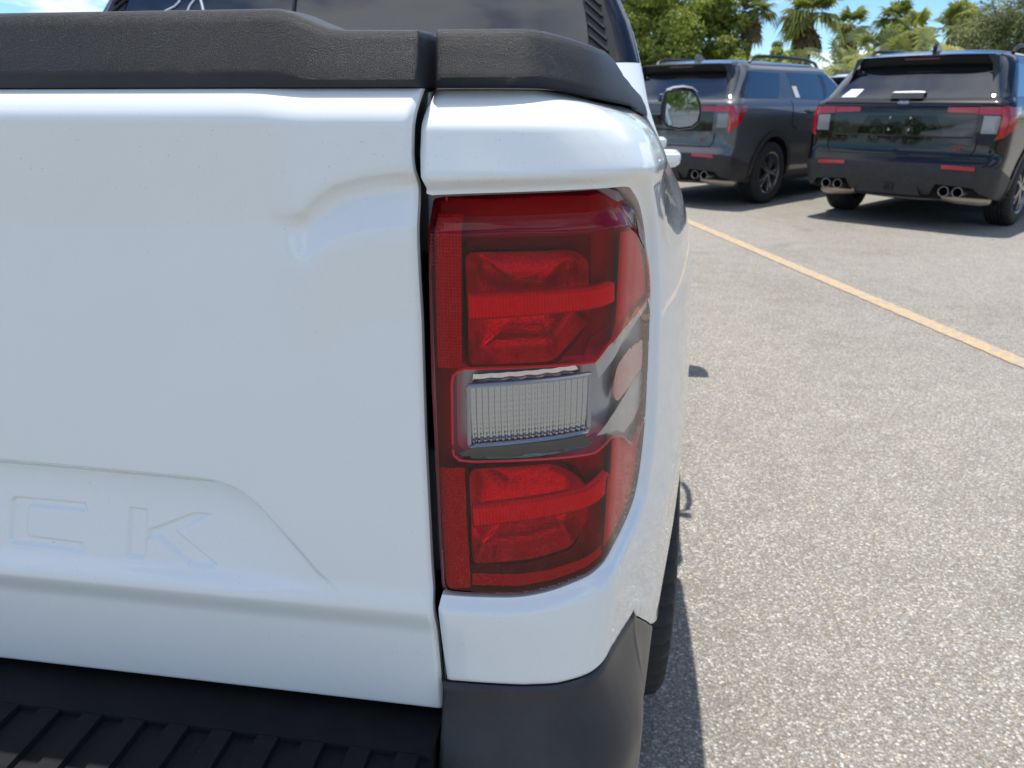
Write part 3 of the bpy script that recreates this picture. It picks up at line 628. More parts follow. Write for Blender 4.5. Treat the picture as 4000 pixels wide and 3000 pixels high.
fm = MB(); fm.add(V, F); VV = V.reshape(len(sb), nr, 3)
for path, d in ((VV[0, :], (0, .10, 0)), (VV[:, 0], None), (VV[-1, :], (-.03, .0, 0))):
    path = path.copy()
    if d is None: q = path.copy(); X, Y, nx, ny = base(sb); q[:, 0] -= nx*.02; q[:, 1] -= ny*.02
    else: q = path+np.array(d)
    n = len(path); fm.add(np.vstack([path, q]), [(i, i+1, i+1+n, i+n) for i in range(n-1)])
bc = tk('bumper_corner', fm.V, fm.F, 'bumper_plastic'); mirror(bc)
prof = [(.62, .7215), (.4695, .7215), (.4690, .7208), (.4685, .7150), (.400, .7145), (.390, .7120), (.383, .706), (.378, .690), (.376, .64), (.380, .56), (.40, .45), (.50, .43)]
xs_ = np.linspace(2*TX+.1405, -.1405, 40); V = [(x, y_+.00*x, z_) for x in xs_ for y_, z_ in prof]; n = len(prof)
F = [(i*n+j, (i+1)*n+j, (i+1)*n+j+1, i*n+j+1) for i in range(len(xs_)-1) for j in range(n-1)]+[tuple(range(n)), tuple((len(xs_)-1)*n+j for j in reversed(range(n)))]
m_ = MB(); m_.add(V, F); st = tb(m_, 'bumper_step', 'step_plastic')
rib = None; x0 = -.1615
for k in range(30):
    xc = x0-k*.0430
    if rib is None:
        hw = .0110; z0, z1 = .7135, .7213; sec = [(.4684, z0), (.4684, z1-.0004), (.463, z1), (.405, z1-.0006), (.392, .7125)]
        m_ = MB(); VV_ = [(xc+sx*(hw-(.0014 if zz > z0+.003 else 0)), yy, zz) for sx in (-1, 1) for yy, zz in sec]; n = len(sec)
        m_.add(VV_, [tuple(range(n)), tuple(reversed(range(n, 2*n)))]+[(j, j+1, j+1+n, j+n) for j in range(n-1)]+[(n-1, 0, n, 2*n-1)]); rib = tb(m_, 'step_rib', 'step_plastic', st, smooth=False)
    else:
        c = rib.copy(); col.objects.link(c); c.location.x = xc-x0
# ---- wheels
def wheel(name, c, R_, wd, side, parent, build, rim='rim_silver', spokes=5, tread=True):
    x0, x1 = -wd/2, wd/2; NT = 144
    prof = [(x0+.012, R_*.62), (x0+.002, R_*.72), (x0, R_*.84), (x0+.006, R_*.93), (x0+.020, R_*.975), (x0+.040, R_*.992)]
    nb = 5; span = x1-x0-.08
    for k in range(nb):
        a_ = x0+.04+span*k/nb; b_ = x0+.04+span*(k+1)/nb; prof += [(a_+.004, R_), (b_-.006, R_), (b_-.004, R_*.975), (b_, R_*.975)]
    prof = prof[:-2]+[(x1-.040, R_*.992), (x1-.020, R_*.975), (x1-.006, R_*.93), (x1, R_*.84), (x1-.002, R_*.72), (x1-.012, R_*.62)]
    np_ = len(prof); sh = lambda j, k: (-.012 if (k % 3 == 0 and (3 <= j <= 6 or np_-7 <= j <= np_-4)) else (-.006 if (k+2) % 4 == 0 and 6 < j < np_-7 else 0))
    t = MB().lathe(prof, 'x', c, NT, sh if tread else None); w_ = build(t, 'wheel', 'rubber', parent); w_.name = name
    f = side; rr = R_*.66; face = c[0]+f*(wd/2-.022)
    r_ = MB().lathe([(c[0]-c[0]+f*(wd/2-.006), rr*1.0), (f*(wd/2-.012), rr*.95), (f*(wd/2-.05), rr*.90), (-f*wd*.3, rr*.88), (-f*wd*.3, rr*1.0)], 'x', c, 60)
    build(r_, 'rim', rim, w_)
    s_ = MB()
    for k in range(spokes):
        for dt in (-.13, .13):
            a0 = 2*math.pi*k/spokes+dt*.6; a1 = 2*math.pi*k/spokes+dt*1.5; p = []
            for rad, wdt, dp in ((rr*.12, .028, .0), (rr*.55, .024, .004), (rr*.96, .030, -.006)):
                an = a0+(a1-a0)*(rad/rr); cy, cz = math.cos(an), math.sin(an)
                p.append([(face+f*dp, c[1]+rad*cy-wdt/2*cz*sg, c[2]+rad*sz_+wdt/2*cy*sg) for sg, sz_ in ((-1, cz), (1, cz))])
            Vs = [v for q in p for v in q]; Vb = [(v[0]-f*.03, v[1], v[2]) for v in Vs]
            s_.add(Vs+Vb, [(0, 2, 3, 1), (2, 4, 5, 3), (6, 7, 9, 8), (8, 9, 11, 10), (0, 6, 8, 2), (2, 8, 10, 4), (1, 3, 9, 7), (3, 5, 11, 9)])
    s_.lathe([(f*(wd/2-.026), rr*.02), (f*(wd/2-.020), rr*.10), (f*(wd/2-.024), rr*.16), (f*(wd/2-.05), rr*.17)], 'x', c, 24)
    build(s_, 'spokes', rim, w_)
    d_ = MB().lathe([(f*(wd/2-.075), 0.001), (f*(wd/2-.075), rr*.86)], 'x', c, 40); build(d_, 'brake_disc', 'black_trim', w_)
    return w_
for yy in (1.47, 4.55): wheel('wheel', (.020, yy, .345), .345, .225, 1, truck, tb); wheel('wheel', (2*TX-.020, yy, .345), .345, .225, -1, truck, tb)
m_ = MB(); m_.box((-1.45, .62, .28), (-.115, 5.2, .66)); m_.box((-1.6, 2.0, .25), (.04, 3.95, .45)); tb(m_, 'underbody', 'dark_void', smooth=False)
for xa, xb in ((-.115, .085), (2*TX-.085, 2*TX+.115)):
    for cy in (1.47, 4.55):
        m_ = MB(); V = []; n = 22
        for a_ in np.linspace(R(175), R(5), n): V += [(xa, cy+.42*math.cos(a_), .37+.42*math.sin(a_)), (xb, cy+.42*math.cos(a_), .37+.42*math.sin(a_))]
        m_.add(V, [(2*i, 2*i+1, 2*i+3, 2*i+2) for i in range(n-1)]); tb(m_, 'wheel_arch_liner', 'dark_void')
# ---------------------------------------------------------------- bodies made of stacked plan contours (right half, then mirrored)
class Stack:
    def __init__(s, rows, bow=.03, sbow=.0, L=4.0):
        a = np.array(rows, float); s.a = a; s.v = np.concatenate([[0], np.cumsum(np.hypot(np.diff(a[:, 0]), np.hypot(np.diff(a[:, 1]), np.diff(a[:, 2]))*.7+1e-4))]); s.bow = bow; s.sbow = sbow
        s.br = np.cumsum([0, .8, .28, L, .4, .8])
    def row(s, v): return [pchip(s.v, s.a[:, k], v) for k in range(6)]
    def vz(s, z): return np.interp(z, s.a[:, 0], s.v)
    def P(s, m, v):
        m = np.asarray(m, float); v = np.asarray(v, float); z, hw, yr, yf, rr, rf = s.row(v); rr = np.minimum(rr, hw*.9); rf = np.minimum(rf, hw*.9)
        u = np.interp(m, s.br, np.arange(6)); x = np.zeros_like(u); y = np.zeros_like(u)
        xr = hw-rr; ybr = yr+s.bow*(xr/np.maximum(hw, .05))**2; xf = hw-rf; ybf = yf-.12*(xf/np.maximum(hw, .05))**2
        k = u <= 1; x = np.where(k, u*xr, x); y = np.where(k, yr+s.bow*(u*xr/np.maximum(hw, .05))**2, y)
        k = (u > 1) & (u <= 2); t = (u-1)*math.pi/2; x = np.where(k, xr+rr*np.sin(t), x); y = np.where(k, ybr+rr*(1-np.cos(t)), y)
        k = (u > 2) & (u <= 3); t = u-2; x = np.where(k, hw, x); y = np.where(k, (ybr+rr)*(1-t)+(ybf-rf)*t, y)
        k = (u > 3) & (u <= 4); t = (u-3)*math.pi/2; x = np.where(k, xf+rf*np.cos(t), x); y = np.where(k, ybf-rf+rf*np.sin(t), y)
        k = u > 4; t = 5-u; x = np.where(k, t*xf, x); y = np.where(k, yf-.12*(t*xf/np.maximum(hw, .05))**2, y)
        if s.sbow: yn = (y-yr)/np.maximum(yf-yr, .1); x = x-s.sbow*(2*yn-1)**4*(x/np.maximum(hw, .05))
        return np.stack([x, y, z], -1)
    def rear(s, x, z):          # (x,z) on the back -> (m,v)
        v = float(s.vz(z)); _, hw, yr, yf, rr, rf = [float(q) for q in s.row(np.array(v))]; rr = min(rr, hw*.9); xr = hw-rr
        u = x/xr if x <= xr else 1+math.asin(min(1, (x-xr)/rr))/(math.pi/2); return (float(np.interp(u, np.arange(6), s.br)), v)
    def side(s, y, z):
        v = float(s.vz(z)); _, hw, yr, yf, rr, rf = [float(q) for q in s.row(np.array(v))]; rr = min(rr, hw*.9); rf = min(rf, hw*.9); xr = hw-rr; xf = hw-rf
        y0 = yr+s.bow*(xr/hw)**2+rr; y1 = yf-.12*(xf/hw)**2-rf; return (float(np.interp(2+(y-y0)/(y1-y0), np.arange(6), s.br)), v)
    def corner(s, t, z): return (float(np.interp(1+t, np.arange(6), s.br)), float(s.vz(z)))
def bodywork(st, regions, ms, vsn, mk_, parent, body_mat, body_name, off=None, drop=()):
    """regions: list of (name, material, polygon in (m,v), 'both'|'span'|'hole', offset); returns dict of objects"""
    outer = [(0, 0), (st.br[-1], 0), (st.br[-1], st.v[-1]), (0, st.v[-1])]
    polys = [densify(outer, .06)]+[densify(r[2], .035) for r in regions]
    V2, T = cdt(polys, ms, vsn, .012); cen = V2[T].mean(1); own = np.full(len(T), -1)
    for i, r in enumerate(regions): own[pin(r[2], cen)] = i
    P = st.P(V2[:, 0], V2[:, 1]); res = {}
    def emit(name, mask, m, mode, offv, par):
        v, t = submesh(np.hstack([P, V2]), T, mask)
        if len(t) == 0: return None
        p = v[:, :3].copy()
        if offv:
            e = 1e-3; a_ = st.P(v[:, 3]+e, v[:, 4])-st.P(v[:, 3]-e, v[:, 4]); b_ = st.P(v[:, 3], np.minimum(v[:, 4]+e, st.v[-1]))-st.P(v[:, 3], np.maximum(v[:, 4]-e, 0)); n = np.cross(a_, b_); n /= np.maximum(np.linalg.norm(n, axis=1), 1e-9)[:, None]; p = p+n*offv
        q = p*np.array([-1, 1, 1]); tr = t[:, ::-1]
        if mode == 'both': return [mk_(name, p, t, m, par), mk_(name, q, tr, m, par)]
        o_ = mk_(name, np.vstack([p, q]), np.vstack([t, tr+len(p)]), m, par); bm = bmesh.new(); bm.from_mesh(o_.data); bmesh.ops.remove_doubles(bm, verts=bm.verts, dist=2e-4); bm.to_mesh(o_.data); bm.free()
        o_.data.polygons.foreach_set('use_smooth', [True]*len(o_.data.polygons)); return [o_]
    res[body_name] = emit(body_name, own == -1, body_mat, 'span', 0, parent)
    for i, r in enumerate(regions):
        if r[3] == 'hole': continue
        res.setdefault(r[0], []).extend(emit(r[0], own == i, r[1], r[3], r[4], parent) or [])
    return res
# ---- pickup cab
rows = [(.34, .84, 1.97, 5.38, .05, .25), (.5, .885, 1.97, 5.46, .05, .28), (.7, .897, 1.97, 5.48, .05, .3), (.95, .898, 1.97, 5.47, .05, .3), (1.04, .893, 1.972, 5.42, .05, .3), (1.10, .880, 1.975, 4.75, .05, .3), (1.15, .865, 1.98, 4.45, .05, .3), (1.20, .843, 1.985, 4.38, .05, .25),
        (1.246, .826, 2.0, 4.30, .05, .25), (1.329, .806, 2.045, 4.12, .055, .25), (1.426, .776, 2.095, 3.92, .055, .25), (1.488, .746, 2.125, 3.80, .055, .25), (1.60, .690, 2.185, 3.55, .06, .25), (1.67, .645, 2.23, 3.40, .08, .25), (1.705, .59, 2.28, 3.28, .12, .25), (1.73, .48, 2.40, 3.10, .2, .3), (1.742, .25, 2.6, 2.9, .2, .2), (1.745, .02, 2.7, 2.8, .015, .015)]
cab = Stack(rows, bow=.02, L=3.0)
def tkc(name, V, F, m, par): V = np.asarray(V, float); return mk(name, V-np.array([0, TY0, 0]), F, m, par or truck)
rg = [('window_surround', 'black_trim', [cab.rear(0, 1.207), cab.rear(.762, 1.207), cab.rear(.737, 1.345), cab.corner(.80, 1.345), cab.corner(.80, 1.632), cab.rear(0, 1.645)], 'span', .0),
      ('rear_window', 'glass_dark', [cab.rear(0, 1.215), cab.rear(.690, 1.215), cab.rear(.668, 1.345), cab.rear(.644, 1.49), cab.rear(.60, 1.62), cab.rear(0, 1.635)], 'span', .0),
      ('louver_panel', 'black_trim', [cab.rear(.694, 1.215), cab.rear(.758, 1.215), cab.rear(.733, 1.335), cab.rear(.697, 1.49), cab.rear(.648, 1.62), cab.rear(.604, 1.62), cab.rear(.648, 1.49), cab.rear(.672, 1.345)], 'both', .002),
      ('pillar_trim', 'black_gloss', [cab.rear(.737, 1.347), cab.corner(.80, 1.347), cab.corner(.80, 1.49), cab.corner(.80, 1.62), cab.rear(.652, 1.62), cab.rear(.701, 1.49)], 'both', .001),
      ('side_window', 'glass_dark', [cab.side(2.18, 1.22), cab.side(3.02, 1.20), cab.side(3.02, 1.62), cab.side(2.42, 1.62), cab.side(2.28, 1.50)], 'both', .0),
      ('side_window', 'glass_dark', [cab.side(3.08, 1.20), cab.side(4.0, 1.19), cab.side(3.72, 1.42), cab.side(3.42, 1.62), cab.side(3.08, 1.62)], 'both', .0)]
af = [cab.side(4.55+.42*math.cos(a), .37+.42*math.sin(a)) for a in np.linspace(math.pi, 0, 24)]; af = [(af[0][0], 0)]+af+[(af[-1][0], 0)]
rg.append(('wheel_arch', '', af, 'hole', 0))
ms = np.unique(np.concatenate([np.linspace(0, .8, 20), np.linspace(.8, 1.08, 8), np.linspace(1.08, 4.08, 60), np.linspace(4.08, 4.48, 8), np.linspace(4.48, 5.28, 14)])); vz_ = np.unique(np.concatenate([np.linspace(0, cab.v[-1], 70)]))
cabo = bodywork(cab, rg, ms, vz_, tkc, truck, 'white_paint', 'cab_body')
rw = cabo['rear_window'][0]
# sliding window seam, marker strokes on the glass, louver ribs
def cabpt(x, z, off=0.0):
    m_, v_ = cab.rear(abs(x), z); p = cab.P(np.array([m_]), np.array([v_]))[0]; return (TX+math.copysign(p[0], x), p[1]-off, p[2]+off*.4)
for xs in (-.135,): tb(MB().tube([cabpt(xs, z, .001) for z in np.linspace(1.22, 1.63, 9)], .006, 6), 'window_seam', 'black_trim', rw)
for st_ in ([(-.535, 1.472), (-.515, 1.488), (-.49, 1.499), (-.477, 1.512), (-.474, 1.53)], [(-.449, 1.482), (-.444, 1.500), (-.430, 1.518), (-.418, 1.530)], [(-.399, 1.480), (-.405, 1.497), (-.412, 1.512), (-.418, 1.530)]): tb(MB().tube([cabpt(a, b_, .002) for a, b_ in st_], .0032, 6), 'marker_stroke', 'marker_white', rw)
for k in range(13):
    zz = 1.24+k*.028
    for pi_, sg in enumerate((1, -1)):
        f_ = lambda x, z: cabpt(sg*x, z, .004)
        xa = float(np.interp(zz+.03, [1.215, 1.345, 1.49, 1.62], [.700, .677, .653, .609])); xb = float(np.interp(zz-.01, [1.215, 1.335, 1.49, 1.62], [.750, .726, .690, .642])); tb(MB().tube([f_(xa, min(zz+.03, 1.615)), f_((xa+xb)/2, zz+.01), f_(xb, zz-.01)], .004, 5), 'louver_rib', 'black_trim', cabo['louver_panel'][pi_])
# ---- door mirror and handle
def side_mirror(sg):
    X = lambda x: TX+sg*(x-TX); m_ = MB()
    ol = [(.150, 1.288), (.165, 1.300), (.215, 1.3065), (.265, 1.303), (.292, 1.285), (.312, 1.250), (.320, 1.205), (.312, 1.165), (.285, 1.142), (.225, 1.134), (.170, 1.146), (.148, 1.170), (.141, 1.230)]
    cxm, czm = .232, 1.222; V = []; n = len(ol); lay = [(3.655, .97), (3.652, 1.0), (3.665, 1.04), (3.72, 1.03), (3.77, .92), (3.80, .72), (3.815, .35)]
    for yy, sc in lay: V += [(X(cxm+(a_-cxm)*sc), yy, czm+(b_-czm)*sc) for a_, b_ in ol]
    F = [(i*n+j, i*n+(j+1) % n, (i+1)*n+(j+1) % n, (i+1)*n+j) for i in range(len(lay)-1) for j in range(n)]+[tuple((len(lay)-1)*n+j for j in range(n)), tuple(range(n))]
    m_.add(V, F); h = tb(m_, 'door_mirror', 'black_trim', sharp=45)
    g = MB().prism([(cxm+(a_-cxm)*.90, czm+(b_-czm)*.90) for a_, b_ in ol], lambda a_, b_, d: (X(a_), 3.6515+d-(a_-cxm)*.05, b_), .002); tb(g, 'mirror_glass', 'mirror_glass', h, smooth=False)
    c = MB(); V = []; arc = [(.158, 1.302), (.19, 1.314), (.235, 1.318), (.272, 1.312), (.298, 1.294)]
    for yy, dz, sc in ((3.66, -.004, 1), (3.665, .004, 1), (3.72, .006, 1), (3.77, -.012, .9), (3.80, -.04, .7)): V += [(X(cxm+(a_-cxm)*sc), yy, b_+dz) for a_, b_ in arc]
    c.add(V, [(i*5+j, i*5+j+1, (i+1)*5+j+1, (i+1)*5+j) for i in range(4) for j in range(4)]); tb(c, 'mirror_cap', 'rim_silver', h)
    a = MB(); a.box(*sorted([(X(.05), 3.72, 1.15), (X(.17), 3.76, 1.20)], key=lambda p: p[0]), bev=.008); tb(a, 'mirror_arm', 'black_trim', h)
side_mirror(1); side_mirror(-1)
def handle(yy, sg):
    X = lambda x: TX+sg*(x-TX); m_ = MB(); pts = [(.108, yy-.10, 1.088), (.140, yy-.085, 1.090), (.152, yy-.03, 1.091), (.152, yy+.05, 1.091), (.138, yy+.10, 1.090), (.106, yy+.115, 1.089)]; V = []; n = 8; F = []
    for a_, b_, c_ in pts:
        for k in range(n): t = 2*math.pi*k/n; V.append((X(a_+.010*math.cos(t)), b_, c_+.020*math.sin(t)))
    F = [(i*n+k, i*n+(k+1) % n, (i+1)*n+(k+1) % n, (i+1)*n+k) for i in range(5) for k in range(n)]+[tuple(range(n)), tuple(5*n+k for k in range(n))]; m_.add(V, F); m_.box(*sorted([(X(.09), yy-.135, 1.082), (X(.150), yy-.105, 1.112)], key=lambda p: p[0]), bev=.006)
    tb(m_, 'door_handle', 'white_paint', sharp=60)
for yy in (2.42, 3.36): handle(yy, 1); handle(yy, -1)

# ---------------------------------------------------------------- parked SUVs
SUV_ROWS = [(.24, .84, .22, 4.80, .20, .4), (.30, .91, .12, 4.93, .20, .4), (.42, .965, .035, 5.02, .19, .4), (.58, .985, .0, 5.05, .18, .4), (.665, .99, .004, 5.05, .17, .4), (.70, .993, .022, 5.04, .16, .4), (.76, .997, .046, 5.03, .15, .4), (.92, 1.0, .055, 5.01, .14, .4), (1.04, 1.0, .058, 4.96, .14, .4), (1.10, .998, .060, 4.82, .14, .4), (1.15, .992, .062, 4.30, .14, .4), (1.215, .978, .066, 3.85, .14, .35),
            (1.245, .966, .074, 3.74, .14, .3), (1.275, .945, .125, 3.66, .15, .3), (1.30, .930, .155, 3.61, .16, .3), (1.45, .870, .290, 3.33, .18, .3), (1.60, .806, .418, 3.05, .20, .3), (1.66, .772, .468, 2.93, .22, .3), (1.70, .728, .50, 2.82, .24, .3), (1.735, .64, .55, 2.65, .26, .3), (1.755, .48, .66, 2.42, .26, .3), (1.765, .25, .9, 2.1, .2, .2), (1.768, .02, 1.2, 1.8, .015, .015)]
suv_st = Stack(SUV_ROWS, bow=.05, L=3.9)
def make_suv(name, loc, rz, paint, label, detail=True, extra=None):
    root = empty(name, (loc[0], loc[1], 0), rz); tag(root, label, 'SUV', 'dark SUVs parked side by side' if detail else None); st = suv_st
    def ms_(n, V, F, m, par): return mk(n, V, F, m, par or root)
    def sb_(mb, n, m, par=None, smooth=True, sharp=35): return mb.build(n, m, par or root, smooth, sharp)
    C = st.corner; Rr = st.rear; S = st.side
    def circ(cy, r, z0=.39, n=28): return [S(cy+r*math.cos(a), max(.245, z0+r*math.sin(a))) for a in np.linspace(math.pi, 0, n)]
    def archp(cy, r): a = circ(cy, r); return [(a[0][0], 0)]+a+[(a[-1][0], 0)]
    rg = [('lower_bumper', 'suv_plastic', [(0, 0), (S(.62, .4)[0], 0), S(.62, .50), S(.42, .56), C(.75, .635), C(.3, .655), Rr(0, .665)], 'span', .006),
          ('bumper_cutout', '', [(0, 0), (S(.60, .4)[0], 0), S(.60, .30), C(.9, .345), C(.3, .40), Rr(.80, .455), Rr(.46, .475), Rr(.40, .37), Rr(0, .355)], 'hole', 0),
          ('sill_cladding', 'suv_plastic', [(S(.63, .4)[0], 0), (S(4.5, .4)[0], 0), S(4.5, .40), S(.63, .40)], 'both', .004),
          ('wheel_arch', 'suv_plastic', archp(1.08, .525), 'both', .012), ('wheel_arch', 'suv_plastic', archp(4.10, .525), 'both', .012),
          ('wheel_opening', '', archp(1.08, .455), 'hole', 0), ('wheel_opening', '', archp(4.10, .455), 'hole', 0),
          ('rear_window', 'glass_dark', [Rr(0, 1.285), Rr(.74, 1.285), C(.40, 1.30), C(.46, 1.45), C(.52, 1.60), C(.50, 1.675), Rr(0, 1.685)], 'span', .002),
          ('quarter_window', 'glass_dark', [C(.62, 1.30), S(1.18, 1.30), S(1.36, 1.60), C(.80, 1.61), C(.68, 1.45)], 'both', .002),
          ('door_window', 'glass_dark', [S(1.66, 1.295), S(2.42, 1.285), S(2.42, 1.61), S(1.55, 1.615)], 'both', .002),
          ('pillar_trim', 'black_gloss', [S(2.43, 1.285), S(2.53, 1.285), S(2.53, 1.61), S(2.43, 1.61)], 'both', .001),
          ('door_window', 'glass_dark', [S(2.54, 1.285), S(3.46, 1.275), S(3.02, 1.52), S(2.82, 1.61), S(2.54, 1.61)], 'both', .002),
          ('lamp_bar', 'suv_lamp_red', [Rr(.43, 1.205), Rr(.43, 1.160), Rr(.70, 1.150), Rr(.70, 1.205)], 'both', .006),
          ('tail_lamp', 'suv_lamp_red', [Rr(.705, 1.208), C(.46, 1.208), C(.50, 1.13), C(.46, .93), C(.12, .905), C(.20, .95), C(.22, 1.135), Rr(.705, 1.145)], 'both', .008),
          ('reverse_lamp', 'suv_lamp_clear', [Rr(.755, 1.130), C(.18, 1.125), C(.16, .965), Rr(.755, .965)], 'both', .004),
          ('lamp_corner', 'suv_lamp_pink', [C(.48, 1.208), S(.36, 1.205), S(.34, 1.145), C(.52, 1.13)], 'both', .006),
          ('lamp_lower', 'red_reflector', [C(.53, 1.125), S(.30, 1.140), S(.24, 1.05), C(.50, .94)], 'both', .003),
          ('plate_panel', 'black_gloss', [Rr(0, 1.150), Rr(.70, 1.145), Rr(.70, .93), Rr(.40, .925), Rr(0, .925)], 'span', .003),
          ('plate_recess', paint, [Rr(0, 1.125), Rr(.33, 1.125), Rr(.43, .96), Rr(.40, .94), Rr(0, .94)], 'span', .0)]
    ms = np.unique(np.concatenate([np.linspace(0, .8, 20), np.linspace(.8, 1.08, 9), np.linspace(1.08, 4.98, 62), np.linspace(4.98, 5.38, 6), np.linspace(5.38, 6.18, 10)])); vv = np.linspace(0, st.v[-1], 66)
    R_ = bodywork(st, rg, ms, vv, ms_, root, paint, 'body')
    rear = lambda x, z, off=0.0: (lambda p: Vector((math.copysign(p[0], x) if x else 0, p[1]-off, p[2])))(st.P(np.array([Rr(abs(x), z)[0]]), np.array([Rr(abs(x), z)[1]]))[0])
    # roof spoiler with black underside and side fins
    m_ = MB(); top = []; xs = np.linspace(-.66, .66, 15)
    for x in xs:
        e = abs(x)/.66; top.append([(x, .335+.06*e**4, 1.690-.006*e*e), (x, .325+.06*e**4, 1.704-.01*e*e), (x, .47, 1.728-.02*e**3), (x, .60, 1.745-.035*e**3), (x, .60, 1.68), (x, .47, 1.66)])
    V = [p for r_ in top for p in r_]; m_.add(V, [(i*6+j, (i+1)*6+j, (i+1)*6+(j+1) % 6, i*6+(j+1) % 6) for i in range(14) for j in range(6)]+[tuple(range(6)), tuple(14*6+j for j in range(6))]); sp = sb_(m_, 'roof_spoiler', paint, sharp=40)
    m_ = MB(); V = []
    for x in xs: e = abs(x)/.66; V += [(x, .345+.06*e**4, 1.689-.006*e*e), (x, .385+.05*e**4, 1.625-.03*e**6), (x, .47, 1.60)]
    m_.add(V, [(i*3+j, (i+1)*3+j, (i+1)*3+j+1, i*3+j+1) for i in range(14) for j in range(2)]); sb_(m_, 'spoiler_underside', 'dark_void', sp)
    for sg in (1, -1):
        m_ = MB(); m_.add([(sg*.60, .36, 1.69), (sg*.69, .40, 1.685), (sg*.735, .40, 1.50), (sg*.745, .33, 1.38), (sg*.715, .30, 1.42), (sg*.66, .36, 1.60), (sg*.70, .47, 1.66), (sg*.745, .45, 1.48)], [(0, 1, 2, 5), (5, 2, 3, 4), (1, 6, 7, 2), (2, 7, 3)]); sb_(m_, 'spoiler_fin', 'black_trim', sp, smooth=False)
    m_ = MB().tube([(-.17, .36, 1.672), (.17, .36, 1.672)], .008, 6); sb_(m_, 'brake_light', 'suv_lamp_pink', sp)
    # rails, fin, wiper pod, badges
    for sg in (1, -1):
        m_ = MB(); pts = [(sg*.70, .78, 1.715), (sg*.705, .84, 1.765), (sg*.705, .95, 1.790), (sg*.70, 1.5, 1.805), (sg*.69, 2.2, 1.795), (sg*.67, 2.55, 1.765), (sg*.66, 2.66, 1.72)]; m_.tube(pts, [.018, .020, .020, .020, .020, .018, .016], 8); sb_(m_, 'roof_rail', 'black_trim')
    m_ = MB().prism([(.66, 1.752), (.88, 1.758), (.72, 1.825), (.69, 1.832), (.665, 1.80)], lambda a, b, d: (d-.022, a, b), .044); sb_(m_, 'antenna_fin', paint, smooth=False)
    m_ = MB(); m_.prism([(-.16, 1.288), (.16, 1.288), (.15, 1.345), (.0, 1.352), (-.15, 1.345)], lambda a, b, d: tuple(rear(a, b, .045-d)), .05); wp = sb_(m_, 'wiper_cover', 'black_gloss', smooth=False)
    m_ = MB().prism([(-.165, 1.346), (.165, 1.346), (.14, 1.358), (.0, 1.363), (-.14, 1.358)], lambda a, b, d: tuple(rear(a, b, .05-d)), .055); sb_(m_, 'wiper_cap', 'rim_silver', wp, smooth=False)
    m_ = MB().lathe([(-.006, .001), (-.006, .052), (.002, .058)], 'y', (0, 0, 0), 28); m_.V = [(a*1.25-.0, b, c*.55) for a, b, c in m_.V]; q = rear(-.0, 1.246, .012); m_.V = [(a+q.x, b+q.y, c+q.z) for a, b, c in m_.V]; em = sb_(m_, 'emblem', 'badge_blue')
    q = rear(0, 1.246, .020)
    for k in range(7): sb_(MB().box((q.x-.052+k*.0155, q.y-.002, q.z-.010+.004*(k % 2)), (q.x-.044+k*.0155, q.y+.002, q.z+.012+.003*(k % 3)), .001), 'emblem_letter', 'chrome', em)
    cu = bpy.data.curves.new('badge', 'FONT'); cu.body = 'ST'; cu.size = .062; cu.extrude = .003; cu.shear = .35; tmp = bpy.data.objects.new('badge', cu); col.objects.link(tmp); dg = bpy.context.evaluated_depsgraph_get(); me = bpy.data.meshes.new_from_object(tmp.evaluated_get(dg)); bpy.data.objects.remove(tmp)
    me.materials.clear(); me.materials.append(MATS['badge_red']); bo = bpy.data.objects.new('badge', me); col.objects.link(bo); bo.parent = root; q = rear(.545, .800, .010); bo.location = q; bo.rotation_euler = (R(90), 0, R(6)); bo.scale = (1.25, 1, 1)
    # gate seam, number plate recess
    for pts in ([rear(x, .745, .002) for x in np.linspace(-.70, .70, 15)], [rear(sg_, z, .002) for sg_, z in ((.70, .745), (.735, .80), (.745, .90))], [rear(sg_, z, .002) for sg_, z in ((-.70, .745), (-.735, .80), (-.745, .90))], [rear(x, .925, .003) for x in np.linspace(-.70, .70, 15)], [rear(x, 1.222, .0) for x in np.linspace(-.72, .72, 15)]): sb_(MB().tube(pts, .006, 5), 'gate_seam', 'dark_void')
    pr = R_['plate_recess'][0]
    for a_, b_ in ((-.1, 1.10), (.1, 1.10), (-.1, .985), (.1, .985)): q = rear(a_, b_, .012); sb_(MB().lathe([(-.004, .001), (-.004, .011), (.0, .013)], 'y', q, 10), 'plate_bolt', 'steel', pr)
    # bumper: reflectors, exhausts, hitch, diffuser
    for sg in (1, -1):
        m_ = MB().prism([(.49, .625), (.79, .615), (.79, .652), (.49, .662)], lambda a, b, d: tuple(rear(sg*a, b, .016-d)), .012); sb_(m_, 'bumper_reflector', 'red_reflector', smooth=False)
        for x in (.545, .675):
            m_ = MB().lathe([(-.075, .043), (-.08, .047), (-.078, .050), (-.06, .052), (.12, .050)], 'y', (sg*x, .105, .405), 24); ex = sb_(m_, 'exhaust_tip', 'steel'); m_ = MB().lathe([(-.072, .042), (.08, .040), (.08, .001)], 'y', (sg*x, .105, .405), 20); sb_(m_, 'exhaust_bore', 'dark_void', ex)
        m_ = MB().tube([(sg*.46, .34, .335), (sg*.60, .33, .325), (sg*.80, .38, .315), (sg*.86, .44, .31)], [.05, .062, .062, .05], 12); sb_(m_, 'muffler', 'muffler')
        m_ = MB().prism([(sg*.42, .50), (sg*.80, .50), (sg*.90, .40), (sg*.90, .34), (sg*.44, .34)], lambda a, b, d: (a, .155+d+.10*(abs(a)/.9)**4, b), .02); sb_(m_, 'exhaust_cutout', 'dark_void', smooth=False)
        m_ = MB().tube([(sg*.40, .045, .505), (sg*.70, .065, .505), (sg*.82, .10, .475), (sg*.92, .22, .38)], .014, 8); sb_(m_, 'bumper_lip', 'suv_plastic')
